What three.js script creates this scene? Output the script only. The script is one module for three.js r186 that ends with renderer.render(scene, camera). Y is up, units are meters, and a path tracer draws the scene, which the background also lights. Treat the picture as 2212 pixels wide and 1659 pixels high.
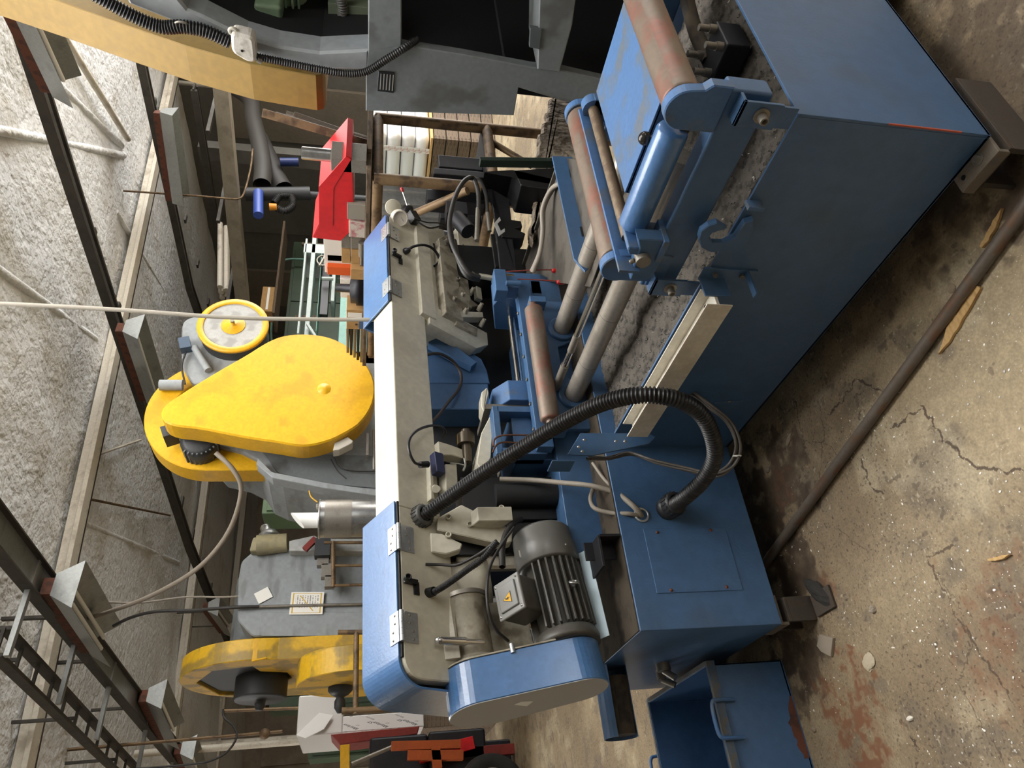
import * as THREE from 'three';
import { RoundedBoxGeometry } from 'three/addons/geometries/RoundedBoxGeometry.js';
import { RectAreaLightUniformsLib } from 'three/addons/lights/RectAreaLightUniformsLib.js';
import { mergeGeometries, mergeVertices, toCreasedNormals } from 'three/addons/utils/BufferGeometryUtils.js';

// ---------- camera (a phone held upright, the picture lies on its side), sky, exposure ----------
const scene = new THREE.Scene();
const camera = new THREE.PerspectiveCamera(56.8, 2212 / 1659, 0.05, 200);
camera.position.set(0, 1.65, 0);
camera.up.set(0.81986, 0.02369, 0.57207);
camera.lookAt(0.56414, 1.65 - 0.20419, -0.80003);
const renderer = new THREE.WebGLRenderer({ antialias: true });
renderer.toneMapping = THREE.LinearToneMapping;
renderer.toneMappingExposure = 1.0;
renderer.shadowMap.enabled = true;
scene.background = new THREE.Color(1.0, 0.99, 0.98);     // even overcast sky
scene.backgroundIntensity = 6;
RectAreaLightUniformsLib.init();
// daylight at the openings: roof lights (x0, x1, z0, z1) and the open gate in the right wall
const LIGHT = { x0: 1.45, x1: 4.2, z0: -4.3, z1: 0.9 }, LIGHT2 = { x0: 7, x1: 10, z0: -4, z1: 0 }, LIGHT3 = { x0: -4.6, x1: -1.6, z0: -15, z1: -8.5 };
function daylight(name, at, w, h, towards, power = 5) { const l = new THREE.RectAreaLight(0xfffcf8, power, w, h); l.name = name; l.position.set(...at); l.lookAt(...towards); scene.add(l); }
for (const [L, y] of [[LIGHT, 4.66], [LIGHT2, 4.8], [LIGHT3, 4.3]]) daylight('roof_daylight', [(L.x0 + L.x1) / 2, y, (L.z0 + L.z1) / 2], L.x1 - L.x0 - 0.1, L.z1 - L.z0 - 0.1, [(L.x0 + L.x1) / 2, 0, (L.z0 + L.z1) / 2]);
daylight('gate_daylight', [12.95, 2.5, -0.1], 10, 4.9, [0, 2.5, -0.1]);

// ---------- helpers ----------
const DEG = Math.PI / 180;
let seed = 1234567;
const rnd = () => { seed = (seed * 1664525 + 1013904223) >>> 0; return seed / 4294967296; };
const rr = (a, b) => a + (b - a) * rnd();
const vec = (p) => p.isVector3 ? p.clone() : new THREE.Vector3(p[0], p[1], p[2]);
const add = (a, b, s = 1) => [a[0] + b[0] * s, a[1] + b[1] * s, a[2] + b[2] * s];
const mid = (a, b, t = 0.5) => [a[0] + (b[0] - a[0]) * t, a[1] + (b[1] - a[1]) * t, a[2] + (b[2] - a[2]) * t];
const names = new Map();
const numbered = (n) => { const k = names.get(n) || 0; names.set(n, k + 1); return k ? n + '_' + String(k).padStart(3, '0') : n; };
const origin = new WeakMap();
// uv in metres, by the main direction of each face
function metreUV(g0) {
  const g = g0.index ? g0.toNonIndexed() : g0;
  for (const k of Object.keys(g.attributes)) if (!['position', 'normal', 'uv', 'color'].includes(k)) g.deleteAttribute(k);
  const p = g.attributes.position, uv = new Float32Array(p.count * 2), a = new THREE.Vector3(), b = new THREE.Vector3(), c = new THREE.Vector3();
  for (let i = 0; i < p.count; i += 3) {
    a.fromBufferAttribute(p, i); b.fromBufferAttribute(p, i + 1); c.fromBufferAttribute(p, i + 2);
    const nx = Math.abs((b.y - a.y) * (c.z - a.z) - (b.z - a.z) * (c.y - a.y)), ny = Math.abs((b.z - a.z) * (c.x - a.x) - (b.x - a.x) * (c.z - a.z)), nz = Math.abs((b.x - a.x) * (c.y - a.y) - (b.y - a.y) * (c.x - a.x));
    [a, b, c].forEach((v, k) => {
      const [s, t] = nx >= ny && nx >= nz ? [v.z, v.y] : ny >= nz ? [v.x, v.z] : [v.x, v.y];
      uv[(i + k) * 2] = s; uv[(i + k) * 2 + 1] = t;
    });
  }
  if (!g.keepUV) g.setAttribute('uv', new THREE.BufferAttribute(uv, 2));
  return g;
}
const flat = (x) => Array.isArray(x) ? x.flat(Infinity) : [x];
const joined = (gs, keep) => {
  gs = flat(gs).map((g) => keep ? (g.index ? g.toNonIndexed() : g) : metreUV(g));
  return gs.length > 1 ? mergeGeometries(gs) : gs[0];
};
const xf = (gs, m) => flat(gs).map((g) => g.applyMatrix4(m));
function info(o, label, category, group, kind) {
  if (label) o.userData.label = label; if (category) o.userData.category = category;
  if (group) o.userData.group = group; if (kind) o.userData.kind = kind;
  return o;
}
function thing(name, label, category, base = [0, 0, 0], group) {
  const o = new THREE.Group(); o.name = numbered(name); o.position.set(...base); origin.set(o, base); scene.add(o);
  return info(o, label, category, group);
}
// one mesh from world-space shapes under a thing (or a part); keep = the shapes bring their own uv
function part(parent, name, gs, m, label, keep) {
  const g = joined(gs, keep), b = origin.get(parent) || [0, 0, 0];
  g.translate(-b[0], -b[1], -b[2]);
  const o = new THREE.Mesh(g, m); o.name = name; o.castShadow = o.receiveShadow = true; origin.set(o, b); parent.add(o);
  if (label) o.userData.label = label;
  return o;
}
function single(name, gs, m, label, category, group, keep) {
  const g = joined(gs, keep); g.computeBoundingBox();
  const c = g.boundingBox.getCenter(new THREE.Vector3()); c.y = g.boundingBox.min.y;
  g.translate(-c.x, -c.y, -c.z);
  const o = new THREE.Mesh(g, m); o.name = numbered(name); o.position.copy(c); o.castShadow = o.receiveShadow = true; origin.set(o, [c.x, c.y, c.z]); scene.add(o);
  return info(o, label, category, group);
}
function struct(name, gs, m, parent, keep) {
  const g = joined(gs, keep), o = new THREE.Mesh(g, m); o.name = parent ? name : numbered(name); o.castShadow = o.receiveShadow = true; origin.set(o, [0, 0, 0]); (parent || scene).add(o);
  if (!parent) o.userData.kind = 'structure';
  return o;
}
function copy(o, at, turn, label) {
  const c = o.clone(); c.name = numbered(o.name.replace(/_\d\d\d$/, '')); c.position.set(...at); c.rotation.y = turn || 0; c.userData = { ...o.userData };
  if (label) c.userData.label = label; scene.add(c); return c;
}
// shapes
const bb = (x, y, z, r = 0.003) => {
  const w = Math.abs(x[1] - x[0]), h = Math.abs(y[1] - y[0]), d = Math.abs(z[1] - z[0]), k = Math.min(r, w / 2.2, h / 2.2, d / 2.2);
  return (k > 0 ? new RoundedBoxGeometry(w, h, d, 1, k) : new THREE.BoxGeometry(w, h, d)).translate((x[0] + x[1]) / 2, (y[0] + y[1]) / 2, (z[0] + z[1]) / 2);
};
const bx = (w, h, d, p, rot = [0, 0, 0], r = 0.003) => { const k = Math.min(r, w / 2.2, h / 2.2, d / 2.2);
  return (k > 0 ? new RoundedBoxGeometry(w, h, d, 1, k) : new THREE.BoxGeometry(w, h, d)).applyMatrix4(new THREE.Matrix4().compose(vec(p), new THREE.Quaternion().setFromEuler(new THREE.Euler(rot[0], rot[1], rot[2], 'YXZ')), new THREE.Vector3(1, 1, 1))); };
const along = (g, a, b) => { const d = vec(b).sub(vec(a)); return g.applyMatrix4(new THREE.Matrix4().compose(vec(a), new THREE.Quaternion().setFromUnitVectors(new THREE.Vector3(0, 1, 0), d.normalize()), new THREE.Vector3(1, 1, 1))); };
const dist = (a, b) => vec(a).distanceTo(vec(b));
const cy = (a, b, r, r2 = r, seg = 20, open = false) => { const l = dist(a, b); return along(new THREE.CylinderGeometry(r2, r, l, seg, 1, open).translate(0, l / 2, 0), a, b); };
// turned profile [[radius, height] ...] standing on a and pointing to b
const lathe = (a, b, prof, seg = 24) => along(new THREE.LatheGeometry(prof.map((p) => new THREE.Vector2(p[0], p[1])), seg), a, b);
const bar = (a, b, w, h = w, r = 0.002, up = [0, 1, 0]) => {                  // a square bar from a to b
  const l = dist(a, b), d = vec(b).sub(vec(a)).normalize(), s = new THREE.Vector3().crossVectors(vec(up), d);
  if (s.lengthSq() < 1e-6) s.set(1, 0, 0); s.normalize(); const u = new THREE.Vector3().crossVectors(d, s);
  const k = Math.min(r, w / 2.2, h / 2.2);
  return (k > 0 ? new RoundedBoxGeometry(w, h, l, 1, k) : new THREE.BoxGeometry(w, h, l)).applyMatrix4(new THREE.Matrix4().makeBasis(s, u, d).setPosition(vec(mid(a, b))));
};
const curve = (pts) => new THREE.CatmullRomCurve3(pts.map(vec), false, 'centripetal');
const tube = (pts, r, seg = 8, n) => { const c = curve(pts); return new THREE.TubeGeometry(c, n || Math.max(6, pts.length * 6), r, seg); };
function hose(pts, r, pitch = 0.008, seg = 14) {                              // corrugated conduit
  const c = curve(pts), n = Math.round(c.getLength() / pitch) * 4, g = new THREE.TubeGeometry(c, n, r, seg), p = g.attributes.position, v = new THREE.Vector3();
  for (let i = 0; i <= n; i++) { const o = c.getPointAt(i / n), k = [1, 1, 0.8, 0.8][i % 4];
    for (let j = 0; j <= seg; j++) { const q = i * (seg + 1) + j; v.fromBufferAttribute(p, q).sub(o).multiplyScalar(k).add(o); p.setXYZ(q, v.x, v.y, v.z); } }
  g.computeVertexNormals(); return g;
}
const poly = (pts, holes = []) => { const s = new THREE.Shape(pts.map((p) => new THREE.Vector2(p[0], p[1]))); holes.forEach((h) => s.holes.push(new THREE.Path(h.map((p) => new THREE.Vector2(p[0], p[1]))))); return s; };
const circ = (x, y, r, n = 24, a0 = 0, a1 = Math.PI * 2) => Array.from({ length: n + (a1 - a0 < 6.28 ? 1 : 0) }, (_, i) => { const a = a0 + (a1 - a0) * i / n; return [x + r * Math.cos(a), y + r * Math.sin(a)]; });
// outline with rounded corners
function rounded(pts, r, n = 4) {
  const out = [];
  pts.forEach((p, i) => {
    const q = pts[(i + pts.length - 1) % pts.length], s = pts[(i + 1) % pts.length], l1 = Math.hypot(q[0] - p[0], q[1] - p[1]), l2 = Math.hypot(s[0] - p[0], s[1] - p[1]), k = Math.min(Array.isArray(r) ? r[i] : r, l1 / 2.01, l2 / 2.01);
    if (k < 1e-5) { out.push(p); return; }
    const a = [p[0] + (q[0] - p[0]) * k / l1, p[1] + (q[1] - p[1]) * k / l1], b = [p[0] + (s[0] - p[0]) * k / l2, p[1] + (s[1] - p[1]) * k / l2];
    for (let j = 0; j <= n; j++) { const t = j / n; out.push([(1 - t) * (1 - t) * a[0] + 2 * t * (1 - t) * p[0] + t * t * b[0], (1 - t) * (1 - t) * a[1] + 2 * t * (1 - t) * p[1] + t * t * b[1]]); }
  });
  return out;
}
const ext = (pts, d, bev, holes) => { const b = Math.min(bev, d / 2.5); return new THREE.ExtrudeGeometry(poly(pts, holes), { depth: d - 2 * b, bevelEnabled: b > 0, bevelThickness: b, bevelSize: b, bevelOffset: -b, bevelSegments: 1, curveSegments: 4 }).translate(0, 0, b); };
const exZ = (pts, z0, z1, bev = 0.003, holes = []) => ext(pts, Math.abs(z1 - z0), bev, holes).translate(0, 0, Math.min(z0, z1));
// outline given as [z, y], thickness along x
const exX = (pts, x0, x1, bev = 0.003, holes = []) => ext(pts.map(([z, y]) => [-z, y]), Math.abs(x1 - x0), bev, holes.map((h) => h.map(([z, y]) => [-z, y]))).applyMatrix4(new THREE.Matrix4().makeRotationY(Math.PI / 2)).translate(Math.min(x0, x1), 0, 0);
// outline given as [x, z], thickness along y
const exY = (pts, y0, y1, bev = 0.003, holes = []) => ext(pts.map(([x, z]) => [x, -z]), Math.abs(y1 - y0), bev, holes.map((h) => h.map(([x, z]) => [x, -z]))).applyMatrix4(new THREE.Matrix4().makeRotationX(-Math.PI / 2)).translate(0, Math.min(y0, y1), 0);
const sph = (p, r, seg = 16) => new THREE.SphereGeometry(r, seg, Math.max(6, seg / 2)).translate(...p);
const tor = (p, R, r, rot = [0, 0, 0]) => new THREE.TorusGeometry(R, r, 10, 24).applyMatrix4(new THREE.Matrix4().compose(vec(p), new THREE.Quaternion().setFromEuler(new THREE.Euler(...rot)), new THREE.Vector3(1, 1, 1)));
// screws: hex head on a washer, or a socket head with its hole
const hexBolt = (p, dir, r = 0.01, h = 0.008) => [cy(p, add(p, dir, 0.002), r * 1.5, r * 1.5, 16), cy(add(p, dir, 0.002), add(p, dir, h + 0.002), r, r * 0.96, 6)];
const socket = (p, dir, r = 0.008, h = 0.014) => lathe(p, add(p, dir), [[0, 0], [r, 0], [r, h * 0.9], [r * 0.9, h], [r * 0.58, h], [r * 0.58, h * 0.45], [0, h * 0.45]], 14);
const rivet = (p, dir, r = 0.005) => lathe(p, add(p, dir), [[0, r * 0.7], [r * 0.6, r * 0.55], [r, 0]].reverse(), 10);

// ---------- computed textures ----------
const hash = (x, y, s) => { let h = (x * 374761393 + y * 668265263 + s * 1274126177) | 0; h = Math.imul(h ^ (h >>> 13), 1274126177); return ((h ^ (h >>> 16)) >>> 0) / 4294967296; };
function vnoise(x, y, per, s) {                                               // value noise that repeats after per cells
  const xi = Math.floor(x), yi = Math.floor(y), fx = x - xi, fy = y - yi, u = fx * fx * (3 - 2 * fx), v = fy * fy * (3 - 2 * fy), m = (n) => ((n % per) + per) % per;
  const a = hash(m(xi), m(yi), s), b = hash(m(xi + 1), m(yi), s), c = hash(m(xi), m(yi + 1), s), d = hash(m(xi + 1), m(yi + 1), s);
  return a + (b - a) * u + (c - a) * v + (a - b - c + d) * u * v;
}
const fbm = (u, v, f, oct, s) => { let t = 0, w = 0.5, k = 0; for (let i = 0; i < oct; i++) { t += w * vnoise(u * f, v * f, f, s + i * 17); k += w; w *= 0.5; f *= 2; } return t / k; };
const smooth = (a, b, x) => { const t = Math.min(1, Math.max(0, (x - a) / (b - a))); return t * t * (3 - 2 * t); };
const rgb = (hex) => [(hex >> 16) & 255, (hex >> 8) & 255, hex & 255];
const mix3 = (a, b, t) => [a[0] + (b[0] - a[0]) * t, a[1] + (b[1] - a[1]) * t, a[2] + (b[2] - a[2]) * t];
function texture(n, metres, fn, colour = true) {
  const d = new Uint8Array(n * n * 4);
  for (let y = 0; y < n; y++) for (let x = 0; x < n; x++) { const c = fn(x / n, y / n), i = (y * n + x) * 4; d[i] = Math.max(0, Math.min(255, c[0])); d[i + 1] = Math.max(0, Math.min(255, c[1])); d[i + 2] = Math.max(0, Math.min(255, c[2])); d[i + 3] = 255; }
  const t = new THREE.DataTexture(d, n, n); t.wrapS = t.wrapT = THREE.RepeatWrapping; t.magFilter = THREE.LinearFilter; t.minFilter = THREE.LinearMipmapLinearFilter; t.generateMipmaps = true;
  if (colour) t.colorSpace = THREE.SRGBColorSpace; t.repeat.set(1 / metres, 1 / metres); t.needsUpdate = true; return t;
}
const std = (o) => new THREE.MeshPhysicalMaterial({ side: THREE.DoubleSide, ...o });
// paint with grime: base colour, dirt colour, how much of it shows, size of the pattern
let tseed = 10;
function paint(hex, dirt, amount, rough = 0.5, metal = 0, metres = 0.7, streak = 1, extra = {}) {
  const s = tseed += 31, a = rgb(hex), b = rgb(dirt);
  const map = texture(256, metres, (u, v) => {
    const n = fbm(u, v * streak, 4, 5, s), f = fbm(u, v, 32, 2, s + 5), k = smooth(0.62 - amount * 0.35, 0.8 - amount * 0.15, n) * (0.55 + 0.45 * f) * Math.min(1, amount * 1.6);
    return mix3(a, b, Math.min(1, k)).map((c) => c * (0.95 + 0.1 * f));
  });
  return std({ map, roughness: rough, metalness: metal, ...extra });
}
const plain = (hex, rough = 0.5, metal = 0, extra = {}) => std({ color: hex, roughness: rough, metalness: metal, ...extra });

const grainBump = texture(256, 0.12, (u, v) => { const n = 255 * fbm(u, v, 16, 4, 901); return [n, n, n]; }, false);
const M = {
  blue: paint(0x426389, 0x454c55, 0.22, 0.42, 0, 0.9, 1, { bumpMap: grainBump, bumpScale: 0.0004 }),
  blueDirty: paint(0x466b99, 0x6b6053, 0.45, 0.5, 0, 0.3),
  blueGloss: paint(0x4a74a6, 0x4e5d70, 0.12, 0.3, 0, 0.5, 1, { bumpMap: grainBump, bumpScale: 0.0006, clearcoat: 0.8, clearcoatRoughness: 0.16 }),
  beige: paint(0xc9c4b2, 0x9c9482, 0.2, 0.5, 0, 0.6, 1, { bumpMap: grainBump, bumpScale: 0.0004 }),
  beigeDirty: paint(0xa39c8b, 0x5d5445, 0.5, 0.6, 0, 0.25),
  motorGrey: paint(0x55544f, 0x4a4238, 0.5, 0.45, 0.1, 0.25),
  darkSteel: paint(0x26262a, 0x3a332c, 0.4, 0.5, 0.4, 0.3),
  black: plain(0x101112, 0.45), blackMatt: plain(0x17181a, 0.8), blackHose: plain(0x1b1b1c, 0.38),
  steel: paint(0xa9a9a6, 0x75716a, 0.35, 0.32, 0.85, 0.2), chrome: plain(0xd8d8d6, 0.12, 1),
  steelDirty: paint(0x8a857c, 0x5a4f43, 0.5, 0.45, 0.6, 0.2), zinc: paint(0xc4c8ca, 0x9aa0a4, 0.3, 0.35, 0.8, 0.15),
  brass: plain(0x75603f, 0.4, 0.7), white: plain(0xe9e9e4, 0.5), redPlastic: plain(0xb01818, 0.35), wireRed: plain(0x7a2a1c, 0.6),
  rollerRust: paint(0x786a5d, 0x8b4a3c, 0.42, 0.5, 0.35, 0.35), rodBrown: paint(0x6e5d4c, 0x94866f, 0.4, 0.5, 0.4, 0.12),
  tubeGrey: paint(0xb4ada2, 0x8e877c, 0.35, 0.3, 0.55, 0.3), cableGrey: plain(0x8c8478, 0.6), cableDark: plain(0x2a2826, 0.55), cableBrown: plain(0x3e332b, 0.55),
  chips: paint(0x524d46, 0x1f1c18, 0.6, 0.95, 0, 0.08), grime: paint(0x453c2f, 0x1d1a16, 0.6, 0.85, 0, 0.2), rust: paint(0x6a4030, 0x40302a, 0.5, 0.85, 0.1, 0.15),
  footIron: paint(0x4a433b, 0x57402f, 0.4, 0.8, 0.2, 0.15), dusty: paint(0x6f665a, 0x4e5d6e, 0.35, 0.85, 0.1, 0.12), cream: paint(0xd8d3c6, 0xb9b2a1, 0.3, 0.5, 0, 0.3),
  yellow: paint(0xdaa716, 0xb88a18, 0.35, 0.4, 0, 0.6), yellowDirty: paint(0xd7aa1c, 0x6b5d45, 0.45, 0.5, 0, 0.5), pressGrey: paint(0x8f9496, 0x5f5f5c, 0.3, 0.55, 0.05, 0.8, 3),
  pressDark: paint(0x6a6f70, 0x3d3a36, 0.35, 0.6, 0.05, 0.6), darkGrey: plain(0x303234, 0.55), foamWhite: null,
  pipeBrown: paint(0x7a6347, 0x3c2f24, 0.55, 0.6, 0.3, 0.25), woodDark: paint(0x6b5a48, 0x3a2e24, 0.5, 0.8, 0, 0.3, 6), woodPale: paint(0xc9a56e, 0xa07a48, 0.4, 0.8, 0, 0.2, 6),
  red: paint(0xd01f26, 0xa8151c, 0.2, 0.35), redDark: paint(0x7f2a22, 0x4d1f1a, 0.4, 0.5), orange: paint(0xb0521f, 0x7a3d1e, 0.4, 0.55), teal: paint(0xa3aeaa, 0x8b9794, 0.3, 0.5), tealGreen: paint(0x7aa79c, 0x668d84, 0.3, 0.5),
  greenDark: paint(0x33452f, 0x2a3628, 0.3, 0.5), greenMid: paint(0x5b7450, 0x4d6345, 0.3, 0.5), cardboard: paint(0xb08a58, 0x9a7648, 0.3, 0.85), beam: paint(0x4a4640, 0x2f2b27, 0.4, 0.6, 0.3, 0.4), beamPale: paint(0xd3cbbb, 0x9b8f7d, 0.4, 0.6, 0.1, 0.4),
  galv: paint(0x9da09e, 0x7c7e7c, 0.4, 0.4, 0.7, 0.4), rope: plain(0xb9b2a4, 0.7), paper: plain(0xeeece4, 0.7), plastic: plain(0xf2f2f0, 0.25),
};

// ================= the setting =================
// --- floor: stained concrete; the near slab carries the marks seen in front of the saw ---
const NEAR = { x0: -1.5, z0: -4.5, s: 5 };
const nearMark = (() => {
  const n = 2048, crack = new Float32Array(n * n);
  const line = (pts, w, k) => { for (let i = 0; i < pts.length - 1; i++) { const [ax, az] = pts[i], [bx_, bz] = pts[i + 1], L = Math.hypot(bx_ - ax, bz - az), st = Math.ceil(L / 0.0015);
    for (let j = 0; j < st; j++) { const t = j / st, jx = 0.02 * (vnoise(ax * 9 + t * L * 40, bz * 7, 997, 3) - 0.5) + 0.012 * (vnoise(ax * 9 + t * L * 130, bz * 7, 997, 5) - 0.5), jz = 0.02 * (vnoise(t * L * 40 + 31, ax * 5, 997, 4) - 0.5) + 0.012 * (vnoise(t * L * 130 + 31, ax * 5, 997, 6) - 0.5), x = Math.round((ax + (bx_ - ax) * t + jx - NEAR.x0) / NEAR.s * n), z = Math.round((az + (bz - az) * t + jz - NEAR.z0) / NEAR.s * n), r = w * (0.4 + vnoise(t * L * 60, 5, 997, 8));
      for (let dz = -3; dz <= 3; dz++) for (let dx = -3; dx <= 3; dx++) if (dx * dx + dz * dz <= r * r * 0.28 && x + dx >= 0 && x + dx < n && z + dz >= 0 && z + dz < n) crack[(z + dz) * n + x + dx] = Math.max(crack[(z + dz) * n + x + dx], k); } } };
  line([[1.242,-1.918], [1.268,-1.723], [1.166,-1.644]], 2, 0.8);
  line([[1.038,-1.679], [1.032,-1.534], [0.906,-1.512], [0.786,-1.458], [0.708,-1.339]], 2.4, 0.7);
  line([[1.044,-1.856], [0.934,-1.861], [0.891,-1.825]], 2, 0.7);
  line([[1.416,-2.057], [1.249,-2.094], [1.146,-2.126]], 1.5, 0.7); line([[1.335,-1.937], [1.213,-1.968], [1.07,-2.092]], 1.2, 0.6); line([[1.249,-2.094], [1.157,-1.972], [1.091,-1.939]], 1.2, 0.6);
  line([[0.886,-2.088], [0.823,-2.042], [0.755,-1.978]], 1.2, 0.55);
  line([[0.637,-1.65], [0.642,-1.769], [0.443,-1.741], [0.353,-1.728], [0.217,-1.685]], 2, 0.6); line([[0.619,-1.763], [0.462,-1.719]], 1.2, 0.5);
  line([[0.454,-1.733], [0.381,-1.744], [0.308,-1.849], [0.163,-1.819], [0.097,-1.812]], 1.4, 0.55); line([[0.339,-1.99], [0.32,-1.96], [0.327,-1.875]], 1, 0.5); line([[0.224,-2.132], [0.176,-2.108]], 1.6, 0.8);
  const rust = [[[0.306,-2.379], 0.17, 0.9], [[0.361,-2.288], 0.1, 0.7], [[0.243,-2.339], 0.1, 0.7], [[0.718,-2.227], 0.09, 0.5], [[1.148,-2.323], 0.1, 0.6], [[0.478,-1.61], 0.16, 0.35], [[0.341,-1.684], 0.12, 0.3]];
  const oil = [[[1.178,-2.343], 0.2, 0.8], [[0.852,-2.403], 0.16, 0.9], [[1.077,-2.571], 0.3, 0.7], [[0.6,-2.566], 0.15, 0.8], [[0.497,-2.705], 0.12, 0.6], [[1.599,-0.848], 0.35, 0.6], [[1.477,-1.094], 0.2, 0.5], [[1.462,-1.515], 0.14, 0.3]];
  return { n, crack, rust, oil };
})();
const floorColour = (x, z, u, v) => {
  const a = fbm(u, v, 6, 5, 41), b = fbm(u, v, 48, 3, 57), c = fbm(u, v, 256, 2, 63);
  let k = mix3([176, 158, 126], [140, 122, 96], smooth(0.35, 0.7, a)); k = mix3(k, [122, 110, 92], 0.6 * smooth(0.55, 0.72, b)); k = mix3(k, [200, 186, 156], 0.5 * smooth(0.6, 0.75, fbm(u, v, 20, 4, 77)));
  const d = vnoise(u * 900, v * 900, 900, 91), e = vnoise(u * 500, v * 500, 500, 93), g = vnoise(u * 1300, v * 1300, 1300, 95);
  k = mix3(k, [84, 72, 58], 0.5 * smooth(0.68, 0.76, c) * smooth(0.45, 0.62, b)); k = mix3(k, [70, 58, 45], 0.7 * smooth(0.8, 0.92, d) * smooth(0.35, 0.65, a)); k = mix3(k, [214, 202, 176], 0.6 * smooth(0.85, 0.95, e) * smooth(0.4, 0.6, b));
  return k.map((q) => q * (0.77 + 0.13 * c + 0.17 * g));
};
const nearMap = texture(2048, 1, (u, v) => {
  const x = NEAR.x0 + u * NEAR.s, z = NEAR.z0 + v * NEAR.s; let k = floorColour(x, z, u, v);
  const e = fbm(u, v, 80, 4, 21), e2 = fbm(u, v, 200, 2, 23);
  for (const [p, r, w] of nearMark.oil) { const d = Math.hypot(x - p[0], z - p[1]) / r; if (d < 1.4) k = mix3(k, [62, 50, 38], w * smooth(0.42, 0.62, e + 0.35 - 0.35 * d) * (0.5 + 0.5 * e2)); }
  for (const [p, r, w] of nearMark.rust) { const d = Math.hypot(x - p[0], z - p[1]) / r; if (d < 1.5) k = mix3(k, [122, 84, 58], w * smooth(0.45, 0.62, e + 0.32 - 0.32 * d) * (0.2 + 0.8 * smooth(0.42, 0.62, e2))); }
  const q = nearMark.crack[Math.min(2047, Math.floor(v * 2048)) * 2048 + Math.min(2047, Math.floor(u * 2048))];
  return q ? mix3(k, [58, 45, 33], q) : k;
});
const farMap = texture(1024, 4, (u, v) => floorColour(0, 0, u, v));
const floorBump = texture(512, 0.8, (u, v) => { const n = 255 * (0.6 * fbm(u, v, 24, 4, 5) + 0.4 * fbm(u, v, 160, 2, 6)); return [n, n, n]; }, false);
nearMap.repeat.set(1, 1);
const slab = (x0, x1, z0, z1) => new THREE.BoxGeometry(x1 - x0, 0.3, z1 - z0).translate((x0 + x1) / 2, -0.15, (z0 + z1) / 2);
const nearX1 = NEAR.x0 + NEAR.s, nearZ1 = NEAR.z0 + NEAR.s;
const nearFloor = slab(NEAR.x0, nearX1, NEAR.z0, nearZ1).toNonIndexed();
{ const p = nearFloor.attributes.position, uv = nearFloor.attributes.uv; for (let i = 0; i < p.count; i++) uv.setXY(i, (p.getX(i) - NEAR.x0) / NEAR.s, (p.getZ(i) - NEAR.z0) / NEAR.s); }
const floor = struct('floor', [slab(-7, 13, -24, NEAR.z0), slab(-7, NEAR.x0, NEAR.z0, nearZ1), slab(nearX1, 13, NEAR.z0, nearZ1), slab(-7, 13, nearZ1, 6)], std({ map: farMap, roughness: 0.75, bumpMap: floorBump, bumpScale: 0.002 }));
struct('near_slab', [nearFloor], std({ map: nearMap, roughness: 0.7, bumpMap: floorBump, bumpScale: 0.002 }), floor, true);

// --- roof lining: white sprayed and sheeted insulation, uneven, with a roof light over the saw ---
const ROOF = (x, z) => 4.72 + 0.047 * (x - 1.5);                               // it rises to the right
const liningMap = texture(512, 2.2, (u, v) => { const a = fbm(u, v, 5, 5, 301), b = fbm(u, v, 40, 3, 305); return mix3([230, 231, 231], [194, 188, 178], 0.8 * smooth(0.55, 0.78, a) * (0.4 + 0.6 * b)).map((c) => c * (0.95 + 0.08 * b)); });
const liningBump = texture(512, 1.1, (u, v) => { const w = 0.04 * fbm(u, v, 8, 3, 330), n = 255 * (0.55 * fbm(u + w, v - w, 18, 4, 320) + 0.45 * Math.abs(2 * fbm(u, v, 7, 4, 322) - 1)); return [n, n, n]; }, false);
M.lining = std({ map: liningMap, roughness: 0.6, bumpMap: liningBump, bumpScale: 0.035 });
M.liningFar = M.lining;
function lining(x0, x1, z0, z1, step, amp) {                                   // a wavy sheet with thickness
  const nx = Math.max(1, Math.round((x1 - x0) / step)), nz = Math.max(1, Math.round((z1 - z0) / step)), g = new THREE.PlaneGeometry(x1 - x0, z1 - z0, nx, nz).rotateX(Math.PI / 2).translate((x0 + x1) / 2, 0, (z0 + z1) / 2), p = g.attributes.position;
  for (let i = 0; i < p.count; i++) { const x = p.getX(i), z = p.getZ(i); p.setY(i, ROOF(x, z) + amp * (fbm(x / 9 + 5, z / 9 + 5, 9, 4, 340) - 0.5)); }
  g.computeVertexNormals();
  const top = g.clone().translate(0, 0.25, 0); return [g, top];
}
const roof = struct('ceiling', [lining(LIGHT.x1, 13, -8.4, LIGHT.z0, 0.09, 0.16), lining(LIGHT.x1, LIGHT2.x0, LIGHT.z0, 6, 0.15, 0.16), lining(LIGHT2.x1, 13, LIGHT.z0, 6, 0.3, 0.16), lining(LIGHT2.x0, LIGHT2.x1, LIGHT.z0, LIGHT2.z0, 0.1, 0.16), lining(LIGHT2.x0, LIGHT2.x1, LIGHT2.z1, 6, 0.3, 0.16), lining(-7, LIGHT.x0, -8.4, 6, 0.3, 0.16), lining(LIGHT.x0, LIGHT.x1, -8.4, LIGHT.z0, 0.09, 0.16), lining(LIGHT.x0, LIGHT.x1, LIGHT.z1, 6, 0.3, 0.16)], M.lining);
struct('back_lining', [lining(LIGHT3.x1, 13, -24, -8.4, 0.15, 0.1), lining(-7, LIGHT3.x0, -24, -8.4, 0.4, 0.1), lining(LIGHT3.x0, LIGHT3.x1, -24, LIGHT3.z0, 0.4, 0.1)], M.liningFar, roof);
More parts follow.
